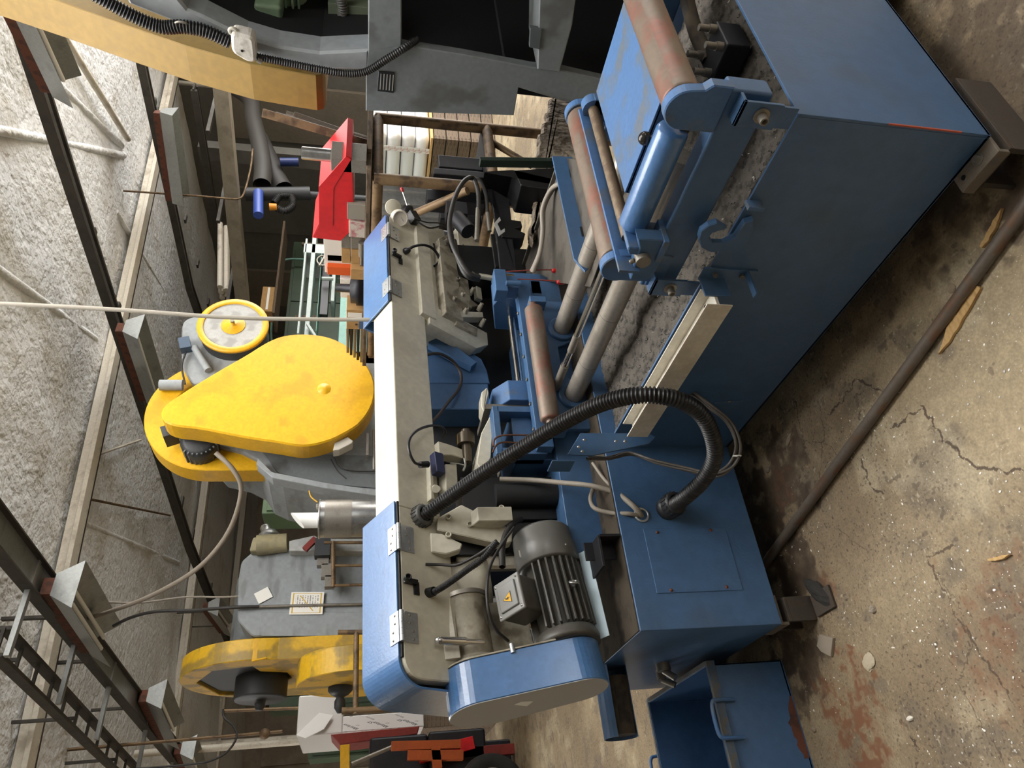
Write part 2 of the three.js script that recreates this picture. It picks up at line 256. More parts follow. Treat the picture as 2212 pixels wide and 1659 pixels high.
for (const L of [LIGHT, LIGHT2, LIGHT3]) { const y = ROOF((L.x0 + L.x1) / 2), b = []; for (let i = 0; i <= 3; i++) { const x = L.x0 + (L.x1 - L.x0) * i / 3; b.push(bar([x, ROOF(x) + 0.12, L.z0], [x, ROOF(x) + 0.12, L.z1], 0.06, 0.3)); } for (const z of [L.z0, (L.z0 + L.z1) / 2, L.z1]) b.push(bar([L.x0, ROOF(L.x0) + 0.12, z], [L.x1, ROOF(L.x1) + 0.12, z], 0.08, 0.3));
  struct('roof_light_frame', b, M.beam, roof);
  struct('roof_light_glass', [bar([L.x0, ROOF(L.x0) + 0.29, (L.z0 + L.z1) / 2], [L.x1, ROOF(L.x1) + 0.29, (L.z0 + L.z1) / 2], L.z1 - L.z0, 0.004, 0)], std({ color: 0xffffff, transmission: 1, thickness: 0, roughness: 0.05 }), roof); }

// --- walls ---
M.wallGrey = paint(0x6a6862, 0x5a5750, 0.3, 0.8, 0, 2.5); M.wallFar = paint(0xa79b8a, 0x8a7e6c, 0.35, 0.8, 0, 1.6); M.wallPale = paint(0xcfc4b0, 0xb3a68f, 0.3, 0.85, 0, 0.8);
struct('wall_right', [bb([13, 13.3], [0, 5.6], [-24, -5.2], 0), bb([13, 13.3], [5.0, 5.6], [-5.2, 5], 0), bb([13, 13.3], [0, 5.6], [5, 6], 0)], M.wallGrey);
struct('wall_far', [bb([-7, 13], [0, 5.6], [-24.3, -24], 0)], M.wallFar);
struct('wall_left', [bb([-7.3, -7], [0, 5.6], [-24, 6], 0)], paint(0x6a645b, 0x57514a, 0.3, 0.8, 0, 2));
struct('wall_back', [bb([-7, 1.5], [0, 5.6], [6, 6.3], 0), bb([1.5, 5.5], [0, 1.2], [6, 6.3], 0), bb([1.5, 5.5], [2.6, 5.6], [6, 6.3], 0), bb([5.5, 13], [0, 5.6], [6, 6.3], 0)], M.wallGrey);

// ================= the band saw =================
const saw = thing('band_saw', 'large blue and beige horizontal band saw with raised bow and roller feed table', 'band saw', [1.5, 0, -2.2]);
// --- chip tank and pump cabinet ---
{ const T = 0.008, y0 = 0.15, y1 = 0.68, X0 = 1.375, X1 = 2.3, Z0 = -0.837, Z1 = -2.38;
  const tank = part(saw, 'chip_tank', [bb([X0, X0 + T], [y0, y1], [Z1, Z0 - T], 0.0015), bb([X1 - T, X1], [y0, y1], [Z1, Z0 - T], 0.0015), bb([X0, X1], [y0, y1], [Z0 - T, Z0], 0.0015), bb([X0, X1], [y0, y0 + T], [Z1, Z0], 0)], M.blue);
  part(tank, 'bare_edge_scrape', [bb([X0 - 0.0006, X0 + 0.0035], [0.235, 0.44], [Z0 - 0.003, Z0 + 0.0006], 0)], plain(0xb5553f, 0.7), 'strip of orange primer where the blue paint is chipped');
  // chips and swarf lying in the tank: an uneven bed
  const g = new THREE.PlaneGeometry(X1 - X0 - 2 * T, Z0 - Z1, 180, 300).rotateX(-Math.PI / 2).translate((X0 + X1) / 2, 0.632, (Z0 + Z1) / 2), p = g.attributes.position;
  for (let i = 0; i < p.count; i++) { const x = p.getX(i), z = p.getZ(i); p.setY(i, 0.632 + 0.03 * (fbm(x / 2 + 1, z / 2 + 3, 16, 4, 71) - 0.5) + 0.005 * (rnd() - 0.5) + 0.03 * smooth(1.48, 1.385, x)); }
  g.computeVertexNormals(); part(tank, 'swarf_bed', g, M.chips).userData.kind = 'stuff';
  // cabinet
  const cx0 = 0.64, cz = -2.37, cz1 = -3.35, cab = part(saw, 'pump_cabinet', [bb([cx0, X1], [0.15, 0.695], [cz1, cz], 0.004)], M.blue);
  part(cab, 'oily_top', [bb([cx0 + 0.004, X1 - 0.004], [0.695, 0.699], [cz1 + 0.01, cz - 0.006], 0)], M.grime);
  part(cab, 'access_plate', [bb([0.769, 1.016], [0.268, 0.605], [cz - 0.001, cz + 0.003], 0.001)], M.blue);
  for (const q of [[1,0.552,-2.367], [1.005,0.332,-2.367], [0.778,0.549,-2.367], [0.782,0.33,-2.367]]) part(cab, 'screw', rivet(q, [0, 0, 1], 0.007), M.rust);
  part(cab, 'side_outlet', [cy([0.64, 0.43, -2.86], [0.61, 0.43, -2.86], 0.03), cy([0.612, 0.43, -2.86], [0.575, 0.4, -2.83], 0.014)], M.steelDirty); part(cab, 'side_outlet', [cy([0.64, 0.4, -2.97], [0.6, 0.4, -2.97], 0.02), cy([0.6, 0.4, -2.97], [0.57, 0.36, -2.94], 0.013)], M.steelDirty);
  // small panel low on the tank side
  part(tank, 'side_panel', [exX([[-2.03,0.363], [-2.016,0.25], [-2.124,0.251], [-2.132,0.314]], 1.371, 1.376, 0.001)], M.blue);
  part(tank, 'screw', rivet([1.371,0.303,-2.026], [-1, 0, 0], 0.006), M.steelDirty);
  // feet: angle lugs on short channels
  const foot = (x, z, sx = 0.3) => { const f = part(saw, 'foot_lug', [bb([x - 0.06, x + 0.05], [0.138, 0.15], [z - 0.07, z + 0.06], 0.002), bb([x - 0.06, x - 0.048], [0.115, 0.14], [z - 0.07, z + 0.06], 0.002)], M.dusty);
    part(f, 'bolt', hexBolt([x - 0.028, 0.15, z + 0.01], [0, 1, 0], 0.011, 0.009), M.steelDirty); part(f, 'bolt_hole', cy([x - 0.03, 0.1492, z - 0.045], [x - 0.03, 0.1508, z - 0.045], 0.007, 0.007, 10), M.black);
    part(saw, 'foot_channel', [bb([x - 0.05, x - 0.05 + sx], [0.1, 0.113], [z - 0.055, z + 0.065], 0.002), bb([x - 0.05, x - 0.05 + sx], [0, 0.1], [z + 0.05, z + 0.065], 0.002), bb([x - 0.05, x - 0.05 + sx], [0, 0.1], [z - 0.055, z - 0.04], 0.002)], M.footIron); };
  foot(1.385, -0.905); foot(2.2, -0.905); foot(0.7, -2.44, 0.09); foot(0.72, -3.25); foot(2.2, -3.25);
  part(saw, 'foot_strap', [bb([0.655, 0.735], [0.0, 0.012], [-2.36, -2.24], 0.003)], M.footIron);
}
// --- roller feed table ---
{ const XL = 1.40, XR = 2.09, RY = 0.94, R = 0.047, zA = -0.875, zB = -1.393;
  const frame = part(saw, 'table_rail', [bb([XL, XL + 0.06], [0.745, 0.852], [-1.46, -0.812], 0.008)], M.blue), railR = part(saw, 'table_rail', [bb([XR, XR + 0.06], [0.745, 0.852], [-1.46, -0.812], 0.008)], M.blue);
  const cap = (zc, tail) => [...circ(zc, RY, R + 0.004, 16, 0.15, Math.PI * (tail ? 1.12 : 1.02)), ...(tail ? [[zc - 0.045, 0.84], [zc - 0.06, 0.84], [zc - 0.06, 0.79], [zc + 0.06, 0.79]] : [[zc - 0.05, 0.85]]), [zc + 0.07, 0.85], [zc + 0.07, 0.9], [zc + 0.055, 0.915]];
  for (const x of [XL - 0.004, XR + 0.03]) { part(saw, 'roller_bracket', exX(cap(zA, 0), x, x + 0.032), M.blueDirty); part(saw, 'roller_bracket', exX(cap(zB, 1), x, x + 0.032), M.blueDirty); }
  const roller = (x0, x1, y, z, r) => { const q = part(saw, 'roller', lathe([x0, y, z], [x1, y, z], [[0, 0], [r * 0.5, 0], [r * 0.9, 0.004], [r, 0.012], [r, x1 - x0 - 0.012], [r * 0.9, x1 - x0 - 0.004], [r * 0.5, x1 - x0], [0, x1 - x0]], 32), M.rollerRust); return q; };
  roller(XL + 0.03, XR + 0.03, RY, zA, R); roller(XL + 0.03, XR + 0.03, RY, zB, R);
  // clamped angles that hold the rail on the tank edge
  for (const z of [-0.845, -1.425]) { const a = part(saw, 'rail_clamp', [bb([1.364, 1.372], [0.73, 0.83], [z - 0.035, z + 0.03], 0.001), bb([1.364, 1.4], [0.822, 0.83], [z - 0.035, z + 0.03], 0.001), bb([1.366, 1.374], [0.69, 0.74], [z - 0.03, z + 0.025], 0.001)], M.blue);
    part(a, 'clamp_bolt', [cy([1.364, 0.775, z], [1.36, 0.775, z], 0.019), socket([1.36, 0.775, z], [-1, 0, 0], 0.011, 0.022)], M.steelDirty); }
  // cover plate between the rollers, shaft, flat guide, hydraulic cylinder, hand lever
  part(saw, 'cover_plate', [bb([1.57, 2.066], [0.918, 0.93], [-1.26, -0.96], 0.002), bb([1.57, 1.576], [0.84, 0.925], [-1.26, -0.96], 0.001), bb([1.57, 2.066], [0.86, 0.925], [-0.966, -0.96], 0.001)], M.blueDirty);
  part(saw, 'cross_shaft', cy([1.45, 0.925, -1.318], [2.09, 0.925, -1.318], 0.018), M.rodBrown);
  part(saw, 'shaft_bearing', [cy([2.05, 0.925, -1.318], [2.09, 0.925, -1.318], 0.036), bb([2.05, 2.09], [0.85, 0.93], [-1.36, -1.28], 0.004)], M.blueDirty);
  part(saw, 'flat_guide', [bb([1.342, 2.09], [0.90, 0.963], [-1.352, -1.343], 0.001)], M.blueDirty);
  part(saw, 'clamp_cylinder', lathe([1.452, 0.925, -1.275], [1.452, 0.925, -0.955], [[0, 0], [0.03, 0], [0.041, 0.006], [0.041, 0.306], [0.036, 0.316], [0.02, 0.32], [0, 0.32]], 28), M.blueGloss);
  part(saw, 'cylinder_bracket', [exX(rounded([[-1.3, 0.85], [-1.3, 0.945], [-1.285, 0.955], [-1.272, 0.955], [-1.272, 0.85]], 0.004), 1.36, 1.47), bb([1.35, 1.44], [0.85, 0.868], [-1.31, -1.235], 0.003)], M.blueDirty);
  part(saw, 'hinge_pin', [cy([1.34, 0.905, -1.306], [1.375, 0.905, -1.306], 0.021), socket([1.357, 0.925, -1.315], [0, 0.7, -0.7], 0.007, 0.014)], M.steelDirty);
  part(saw, 'stop_block', [exX([[-1.238,0.941], [-1.236,0.862], [-1.269,0.844], [-1.388,0.85], [-1.393,0.912], [-1.27,0.926]], 1.357, 1.4, 0.003)], M.blue);
  const lever = part(saw, 'hand_lever', [tube([[1.5,0.964,-1.028], [1.475, 0.93, -0.995], [1.455, 0.905, -0.965]], 0.005), cy([1.44, 0.9, -0.955], [1.48, 0.9, -0.965], 0.012)], M.darkSteel); part(lever, 'ball_knob', sph([1.5,0.964,-1.028], 0.018, 20), plain(0x2e2a26, 0.12, 0.2));
  // pump block with bolts in the tank
  const pump = part(saw, 'valve_block', [bb([1.77, 1.89], [0.64, 0.715], [-1.02, -0.9], 0.006)], M.darkSteel);
  for (const [x, z] of [[1.79, -0.92], [1.87, -0.915], [1.795, -1.0], [1.875, -0.995]]) part(pump, 'stud_nut', [cy([x, 0.714, z], [x, 0.735, z], 0.014, 0.014, 6), cy([x, 0.735, z], [x, 0.765, z], 0.0095, 0.0095, 12)], M.steelDirty);
  part(saw, 'drain_hose', tube([[1.86, 0.7, -1.0], [1.98, 0.72, -0.98], [2.25, 0.74, -0.9]], 0.022, 10), M.grime);
  // lifting hook welded to the tank edge
  const hk = part(saw, 'hook', [exX([[-1.159,0.747], [-1.171,0.766], [-1.192,0.779], [-1.22,0.774], [-1.252,0.752], [-1.267,0.717], [-1.258,0.672], [-1.228,0.63], [-1.177,0.633], [-1.142,0.649], [-1.152,0.67], [-1.207,0.674], [-1.23,0.698], [-1.231,0.728], [-1.212,0.746], [-1.195,0.742], [-1.177,0.71]], 1.354, 1.375, 0.003)], M.blue);
  part(hk, 'hook_lug', [bb([1.345, 1.376], [0.645, 0.69], [-1.104, -1.092], 0.002)], M.blueDirty);
}
// --- guide tubes, work plate, second roller, vice ---
{ for (const [x, y] of [[2.06, 0.75], [1.685, 0.75]]) { const t = part(saw, 'guide_tube', cy([x, y, -2.47], [x, y, -1.2], 0.041, 0.041, 32), M.tubeGrey);
    for (const k of [0.25, 0.55, 0.85]) part(t, 'tube_seam', cy([x, y, -2.47 + k], [x, y, -2.468 + k], 0.0416, 0.0416, 32), M.steelDirty); }
  const rod = part(saw, 'piston_rod', cy([1.725, 0.825, -2.46], [1.725, 0.825, -1.5], 0.0135), M.chrome); part(rod, 'rod_sleeve', [cy([1.725, 0.825, -2.47], [1.725, 0.825, -2.3], 0.018)], M.steelDirty); part(rod, 'rod_sleeve', [cy([1.725, 0.825, -2.2], [1.725, 0.825, -2.1], 0.0155)], M.steelDirty);
  // blue end plate with two eyes
  const eye = (x) => circ(x, 0.75, 0.066, 20);
  part(saw, 'end_plate', [exZ([[2.24, 0.7], [2.24, 0.845], [2.16, 0.86], [1.6, 0.86], [1.52, 0.85], [1.52, 0.7], [1.6, 0.66], [1.66, 0.69], [1.75, 0.7], [1.8, 0.78], [1.96, 0.78], [2.0, 0.7], [2.06, 0.68], [2.14, 0.7]], -2.5, -2.475), ...[2.06, 1.685].map((x) => lathe([x, 0.75, -2.49], [x, 0.75, -2.3], [[0.043, 0], [0.066, 0], [0.066, 0.03], [0.06, 0.034], [0.043, 0.034]], 28))], M.blue);
  const r3 = lathe([1.53, 0.885, -2.43], [2.15, 0.885, -2.43], [[0, -0.05], [0.018, -0.05], [0.018, 0], [0.03, 0], [0.042, 0.01], [0.042, 0.61], [0.03, 0.62], [0.018, 0.62], [0.018, 0.66], [0, 0.66]], 28);
  part(saw, 'roller', r3, M.rollerRust);
  for (const x of [1.475, 2.175]) part(saw, 'roller_yoke', [bb([x, x + 0.035], [0.82, 0.9], [-2.48, -2.41], 0.004)], M.blue);
  // bed behind: rack rail with screw heads, chrome guide rod, table slats
  const rail = part(saw, 'bed_rail', [bb([1.45, 2.4], [0.86, 0.93], [-2.56, -2.505], 0.003)], M.blue); for (let i = 0; i < 7; i++) part(rail, 'screw', socket([1.55 + i * 0.13, 0.93, -2.53], [0, 1, 0], 0.008, 0.007), M.steelDirty);
  part(saw, 'guide_rod', cy([1.55, 0.93, -2.68], [2.5, 0.93, -2.68], 0.018), M.chrome);
  part(saw, 'guide_rod', cy([1.55, 0.9, -2.76], [2.5, 0.9, -2.76], 0.012), M.steelDirty);
  part(saw, 'rod_housing', [exX(rounded([[-2.56, 0.78], [-2.56, 0.98], [-2.66, 1.02], [-2.85, 0.98], [-2.85, 0.7], [-2.6, 0.7]], 0.01), 2.36, 2.5)], M.blue);
  part(saw, 'machine_bed', [bb([1.0, 2.45], [0.69, 0.84], [-3.3, -2.56], 0.004)], M.blue);
  for (let i = 0; i < 3; i++) part(saw, 'table_slat', [bb([1.62 + i * 0.1, 1.67 + i * 0.1], [0.84, 0.985], [-3.25, -2.72], 0.003)], M.steelDirty);
  // fixed upright behind the cut: tall blue boxes with a cable
  part(saw, 'rear_upright', [exZ([[2.372,1.367], [2.441,1.24], [2.276,1.036], [2.2,1.011], [2.116,1.003], [2.106,1.373]], -3.12, -3.0, 0.004)], M.blue);
  part(saw, 'rear_upright', [exZ([[2.073,1.378], [2.078,1.024], [1.922,1.022], [1.915,1.382]], -3.12, -2.95, 0.004)], M.blue);
  part(saw, 'rear_cover', [exZ([[2.333,1.324], [2.377,1.249], [2.208,1.074], [2.177,1.106], [2.32,1.324]], -2.99, -2.94, 0.002)], M.blue);
  part(saw, 'rear_frame', [bb([1.3, 3.1], [0.69, 1.42], [-3.34, -3.16], 0.004), bb([1.62, 1.95], [0.69, 1.3], [-3.16, -3.12], 0.004)], M.blackMatt);
  // vice jaws
  const jaw = part(saw, 'vice_jaw', [exX(rounded([[-2.62, 0.86], [-2.62, 1.0], [-2.7, 1.06], [-2.9, 1.06], [-2.9, 0.86]], 0.006), 1.76, 1.87)], M.blueDirty); part(jaw, 'jaw_face', [bb([1.735, 1.762], [0.88, 1.11], [-2.9, -2.66], 0.002)], M.steelDirty);
  const jaw2 = part(saw, 'vice_jaw', [exX(rounded([[-2.6, 0.84], [-2.6, 1.01], [-2.92, 1.01], [-2.92, 0.84]], 0.006), 1.44, 1.68, 0.004)], M.blue);
  part(jaw2, 'casting_web', [bb([1.44, 1.68], [1.07, 1.1], [-2.64, -2.55], 0.004), bb([1.44, 1.47], [0.9, 1.08], [-2.64, -2.55], 0.003), bb([1.65, 1.68], [0.9, 1.08], [-2.64, -2.55], 0.003), bb([1.44, 1.68], [0.88, 0.905], [-2.64, -2.55], 0.003)], M.blue);
  part(jaw2, 'jaw_face', [exZ(rounded([[1.583,1.144], [1.668,1.1], [1.656,1.084], [1.457,1.113], [1.402,1.157], [1.435,1.175]], 0.006), -2.9, -2.62, 0.003)], M.beige);
  part(jaw, 'jaw_tooth', [exZ(rounded([[1.823,1.12], [1.85,1.092], [1.819,1.086], [1.717,1.117], [1.742,1.126]], 0.004), -2.75, -2.655, 0.003)], M.beige);
  part(jaw2, 'oil_line', [tube([[1.502,0.95,-2.5], [1.496,1.09,-2.5], [1.478,1.115,-2.5], [1.445,1.122,-2.5]], 0.004), tube([[1.463,0.995,-2.5], [1.463,1.093,-2.5], [1.445,1.114,-2.5], [1.416,1.128,-2.5]], 0.004)], plain(0x6b4a3a, 0.4, 0.6));
  part(saw, 'vice_spindle', [cy([1.673,1.19,-2.75], [1.506,1.192,-2.75], 0.022), cy([1.649,1.192,-2.75], [1.596,1.193,-2.75], 0.04, 0.04, 24)], plain(0x544c40, 0.35, 0.7));
  // hydraulic lift: black column and cylinder that carry the bow on the left
  part(saw, 'lift_column', [bb([1.06, 1.2], [0.69, 1.36], [-2.9, -2.7], 0.004), bb([1.2, 1.4], [0.69, 1.24], [-2.86, -2.68], 0.004)], M.black);
  part(saw, 'lift_cylinder', cy([1.3, 0.7, -2.64], [1.3, 1.1, -2.66], 0.05, 0.05, 24), M.blackMatt);
  part(saw, 'lift_plate', [bb([1.0, 1.32], [0.7, 1.28], [-3.06, -3.03], 0.002)], plain(0x1d2733, 0.5));
  part(saw, 'supply_hose', [tube([[1.358,1.082,-2.62], [1.332,0.953,-2.58], [1.278,0.851,-2.5], [1.222,0.755,-2.42], [1.176,0.677,-2.39], [1.098,0.63,-2.35], [1.073,0.607,-2.36], [1.072,0.588,-2.4]], 0.011)], M.cableGrey, 'grey hydraulic hose with worn yellow print');
  part(saw, 'supply_hose', [tube([[1.262,0.72,-2.5], [1.181,0.759,-2.46], [1.131,0.758,-2.43], [1.097,0.708,-2.4], [1.074,0.65,-2.36], [1.07,0.603,-2.37]], 0.009)], M.cableGrey);
  part(saw, 'supply_hose', [tube([[1.342,0.726,-2.45], [1.232,0.702,-2.4], [1.146,0.651,-2.37], [1.088,0.617,-2.35], [1.071,0.595,-2.38]], 0.007)], M.cableGrey);
  part(saw, 'cable_bush', tor([1.072,0.6,-2.366], 0.026, 0.005), M.zinc);
  // folded black bracket on the cabinet top
  part(saw, 'angle_bracket', [bb([0.93, 1.0], [0.70, 0.82], [-2.46, -2.45], 0.001), exX([[-2.37, 0.7], [-2.37, 0.78], [-2.7, 0.78], [-2.7, 0.7]], 0.99, 1.0, 0.001), bb([0.88, 1.0], [0.775, 0.785], [-2.7, -2.38], 0.001)], M.darkSteel);
  part(saw, 'splash_sheet', [bx(0.34, 0.003, 0.05, [0.83, 0.79, -2.52], [0.7, 0.12, 0.05], 0)], plain(0xb9cdd6, 0.5));
}
// --- light channel on the tank side ---
{ const c = part(saw, 'guard_channel', [exZ([[1.27, 0.62], [1.27, 0.7], [1.2735, 0.7], [1.2735, 0.67], [1.325, 0.67], [1.325, 0.705], [1.3285, 0.705], [1.3285, 0.66], [1.2735, 0.66], [1.2735, 0.62]], -2.12, -1.385, 0.0008)], M.cream);
  part(c, 'set_screw', socket([1.3, 0.67, -1.43], [0, 1, 0], 0.007, 0.01), M.black);
  const b = part(saw, 'channel_bracket', [bb([1.3, 1.375], [0.62, 0.7], [-1.385, -1.379], 0.001), bb([1.368, 1.375], [0.53, 0.7], [-1.39, -1.34], 0.001), bb([1.28, 1.374], [0.56, 0.566], [-1.36, -1.34], 0.001)], M.blue); for (const y of [0.66, 0.575]) part(b, 'screw', socket([1.368, y, -1.36], [-1, 0, 0], 0.007, 0.01), M.steelDirty);
  const e = part(saw, 'tie_plate', [exZ([[1.215,0.926], [1.306,0.863], [1.308,0.595], [1.292,0.571], [1.262,0.605], [1.212,0.831]], -2.163, -2.155, 0.001), bb([1.19, 1.196], [0.9, 0.985], [-2.24, -2.16], 0.001)], M.blue); for (const q of [[1.277,0.853,-2.155], [1.247,0.879,-2.155], [1.228,0.868,-2.155], [1.272,0.732,-2.155], [1.272,0.696,-2.155]]) part(e, 'screw', rivet(q, [0, 0, 1], 0.006), M.steel);
  part(saw, 'cable_bundle', [0, 1, 2].map((i) => tube([[1.234,0.825,-2.2], [1.246,0.735,-2.22], [1.283,0.635,-2.25], [1.219,0.563,-2.2], [1.159,0.468,-2.15], [1.113,0.392,-2.1], [1.129,0.342,-2.06], [1.171,0.335,-2], [1.249,0.358,-1.97], [1.311,0.417,-1.96], [1.377,0.468,-1.97], [1.432,0.47,-2.02]].map((p, k) => [p[0] + 0.006 * Math.sin(i * 2.1 + k), p[1] + 0.008 * Math.cos(i * 2.1 + k * 0.7), p[2] - 0.02 + 0.004 * i]), 0.0055)), plain(0x55504a, 0.55));
  part(saw, 'cable_tie', tor([1.141,0.34,-2.03], 0.014, 0.002, [0, 1.2, 0.4]), M.white);
}
// --- big ribbed conduit from bow to cabinet ---
{ const c = part(saw, 'ribbed_conduit', hose([[1.192,1.402,-2.6], [1.217,1.331,-2.53], [1.243,1.208,-2.36], [1.259,1.067,-2.16], [1.255,0.958,-1.98], [1.235,0.87,-1.84], [1.204,0.779,-1.75], [1.184,0.678,-1.74], [1.165,0.579,-1.79], [1.13,0.511,-1.87], [1.098,0.467,-1.97], [1.075,0.465,-2.08], [1.066,0.485,-2.19], [1.084,0.49,-2.32], [1.096,0.491,-2.38]], 0.0285, 0.0122, 20), M.blackHose);
  const g1 = [1.192,1.402,-2.6], g2 = [1.096,0.491,-2.37];
  const nut = (a, b) => [lathe(a, b, [[0.028, 0], [0.046, 0], [0.046, 0.02], [0.04, 0.024], [0.04, 0.03], [0.045, 0.034], [0.045, 0.07], [0.038, 0.078], [0.03, 0.078]], 28), ...Array.from({ length: 18 }, (_, i) => { const t = i / 18 * Math.PI * 2; return along(new THREE.BoxGeometry(0.005, 0.03, 0.006).translate(0, 0.053, 0.045).rotateY(t), a, b); })];
  part(saw, 'conduit_gland', nut([1.188,1.443,-2.655], [1.197,1.335,-2.5]), plain(0x4a4a48, 0.5)); part(saw, 'conduit_gland', nut(g2, [1.086,0.474,-2.25]), plain(0x2b2b2c, 0.45));
}
// --- bow: tilted box beam with two wheel housings and hinged blue lids ---
const BOW = new THREE.Matrix4().makeTranslation(1.489, 1.51, -2.6).multiply(new THREE.Matrix4().makeRotationY(6 * DEG)).multiply(new THREE.Matrix4().makeRotationZ(0.92 * DEG)).multiply(new THREE.Matrix4().makeRotationX(30 * DEG));
const MOT = new THREE.Matrix4().makeTranslation(0.5, 0.9, -2.5).multiply(new THREE.Matrix4().makeRotationY(8.6 * DEG)).multiply(new THREE.Matrix4().makeRotationZ(4 * DEG));
const bowPart = (p, n, gs, m, l) => part(p, n, xf(gs, BOW), m, l), motPart = (p, n, gs, m, l) => part(p, n, xf(gs, MOT), m, l);
{ const beam = bowPart(saw, 'bow_beam', [bb([-0.27, 0.9], [-0.2, 0], [-0.17, 0], 0.006)], M.beige);
  // left (drive) housing with its rounded corner
  bowPart(saw, 'drive_housing', [exZ(rounded([[-0.27, 0], [-0.27, -0.24], [-0.52, -0.235], [-0.6, -0.3], [-0.92, -0.34], [-0.93, 0]], [0.002, 0.02, 0.01, 0.01, 0.02, 0.085], 8), -0.05, 0, 0.004)], M.beige);
  bowPart(saw, 'drive_wheel_guard', [exZ(rounded([[-0.24, -0.01], [-0.24, -0.44], [-0.8, -0.47], [-0.93, -0.34], [-0.93, -0.1], [-0.86, -0.01]], [0.002, 0.12, 0.12, 0.05, 0.06, 0.04], 8), -0.225, -0.051, 0.004)], plain(0x2b2b2a, 0.7));
  // right (idler) housing
  bowPart(saw, 'idler_housing', [exZ(rounded([[0.895, -0.001], [0.895, -0.34], [1.2, -0.42], [1.78, -0.4], [1.66, -0.08], [1.6, -0.001]], 0.01), -0.17, -0.006, 0.004), bb([0.9, 1.62], [-0.26, -0.17], [-0.02, 0.02], 0.004)], M.beige);
  bowPart(saw, 'idler_carriage', [bb([0.95, 1.5], [-0.42, -0.3], [-0.05, 0.05], 0.006), bb([1.1, 1.4], [-0.5, -0.4], [-0.08, 0.04], 0.006)], M.beigeDirty);
  // lids: sheet folded over the top, hinged along the front edge
  const lid = (x0, x1, roundLeft) => { const pr = bowPart(saw, 'wheel_lid', [bb([x0, x1], [0.004, 0.014], [-0.24, -0.012], 0.004), bb([x0, x1], [-0.42, 0.012], [-0.25, -0.238], 0.003), ...(roundLeft ? [] : [bb([x1 - 0.006, x1], [-0.2, 0.01], [-0.24, -0.012], 0.002)])], M.blueGloss); return pr; };
  const l1 = lid(-0.86, -0.245, true);
  // rounded end of the left lid
  { const n = 12, R0 = 0.1, sh = new THREE.Shape(); const cxl = -0.855, cyl_ = 0.014 - R0; const o = [], inn = []; for (let i = 0; i <= n; i++) { const a = Math.PI / 2 + Math.PI / 2 * i / n; o.push([cxl + R0 * Math.cos(a), cyl_ + R0 * Math.sin(a)]); inn.unshift([cxl + (R0 - 0.008) * Math.cos(a), cyl_ + (R0 - 0.008) * Math.sin(a)]); }
    o.push([cxl - R0, -0.42]); inn.unshift([cxl - R0 + 0.008, -0.42]); bowPart(l1, 'lid_end', exZ([...o, ...inn], -0.245, -0.012, 0), M.blueGloss); }
  const l2 = lid(0.91, 1.62, false);
  bowPart(l2, 'lid_front', [bb([1.58, 1.62], [-0.06, 0.01], [-0.02, -0.012], 0.002)], M.blueGloss);
  // hinges
  const hinge = (lidPart, xc) => { const h = bowPart(lidPart, 'hinge', [bb([xc - 0.055, xc + 0.055], [0.014, 0.017], [-0.055, -0.002], 0.0005), bb([xc - 0.055, xc + 0.055], [-0.062, -0.006], [0.001, 0.004], 0.0005), ...[-0.044, -0.022, 0, 0.022, 0.044].map((d) => cy([xc + d - 0.0105, 0.008, 0.006], [xc + d + 0.0105, 0.008, 0.006], 0.0085, 0.0085, 14))], M.zinc);
    for (const d of [-0.042, -0.014, 0.014, 0.042]) { bowPart(h, 'rivet', rivet([xc + d, 0.017, -0.03 + (d > 0 ? 0.008 : -0.004)], [0, 1, 0], 0.005), M.steelDirty); bowPart(h, 'rivet', rivet([xc + d, -0.035 + (d > 0 ? 0.008 : -0.006), 0.004], [0, 0, 1], 0.005), M.steelDirty); } };
  hinge(l1, -0.41); hinge(l1, -0.755); hinge(l2, 1.02); hinge(l2, 1.47);
  // latch catches on the front plate
  const latch = (x) => { const q = bowPart(saw, 'lid_catch', [bb([x - 0.045, x + 0.005], [-0.075, -0.05], [0.001, 0.006], 0.001), bb([x - 0.012, x + 0.006], [-0.06, -0.005], [0.004, 0.022], 0.002)], M.black); bowPart(q, 'catch_screw', socket([x, -0.012, 0.02], [0, 0.3, 1], 0.013, 0.02), M.black); };
  latch(-0.585); latch(1.27);
  // edge trim between lid and plate
  for (const e of [[-0.86, -0.25], [0.91, 1.6]]) bowPart(saw, 'edge_seal', [bb(e, [-0.002, 0.006], [-0.012, -0.001], 0.001)], M.blackMatt);
  // right blade guide arm: plate arm, clamp blocks, screws
  const arm = bowPart(saw, 'guide_arm', [exZ(rounded([[1.001,-0.226], [1.007,-0.423], [0.995,-0.613], [0.899,-0.606], [0.832,-0.521], [0.858,-0.217]], 0.006), -0.06, 0.012, 0.003)], M.beige);
  bowPart(arm, 'clamp_bar', [exZ(rounded([[0.97,-0.389], [0.969,-0.53], [0.916,-0.517], [0.922,-0.378]], 0.003), 0.012, 0.03, 0.002)], M.beigeDirty);
  bowPart(arm, 'clamp_block', [exZ(rounded([[1.011,-0.395], [1.1,-0.564], [1.06,-0.566], [0.969,-0.403]], 0.002), 0.0, 0.05, 0.002)], M.beige);
  for (const q of [[1.077,-0.369,0.02], [1.148,-0.433,0.02], [1.239,-0.514,0.02], [1.014,-0.433,0.03], [1.122,-0.551,0.03], [0.997,-0.551,0.03]]) bowPart(arm, 'clamp_screw', [cy(q, add(q, [0.01, 0.004, 0.03]), 0.013), socket(add(q, [0.008, 0.003, 0.025]), [0.3, 0.1, 0.95], 0.011, 0.022)], M.beigeDirty);
  // upper tensioning gear on the idler side
  const ten = bowPart(saw, 'tension_gear', [exZ(rounded([[1.582,-0.311], [1.685,-0.393], [1.571,-0.416], [1.164,-0.409], [1.114,-0.326], [1.421,-0.321]], 0.006), -0.05, 0.04, 0.003)], M.beigeDirty);
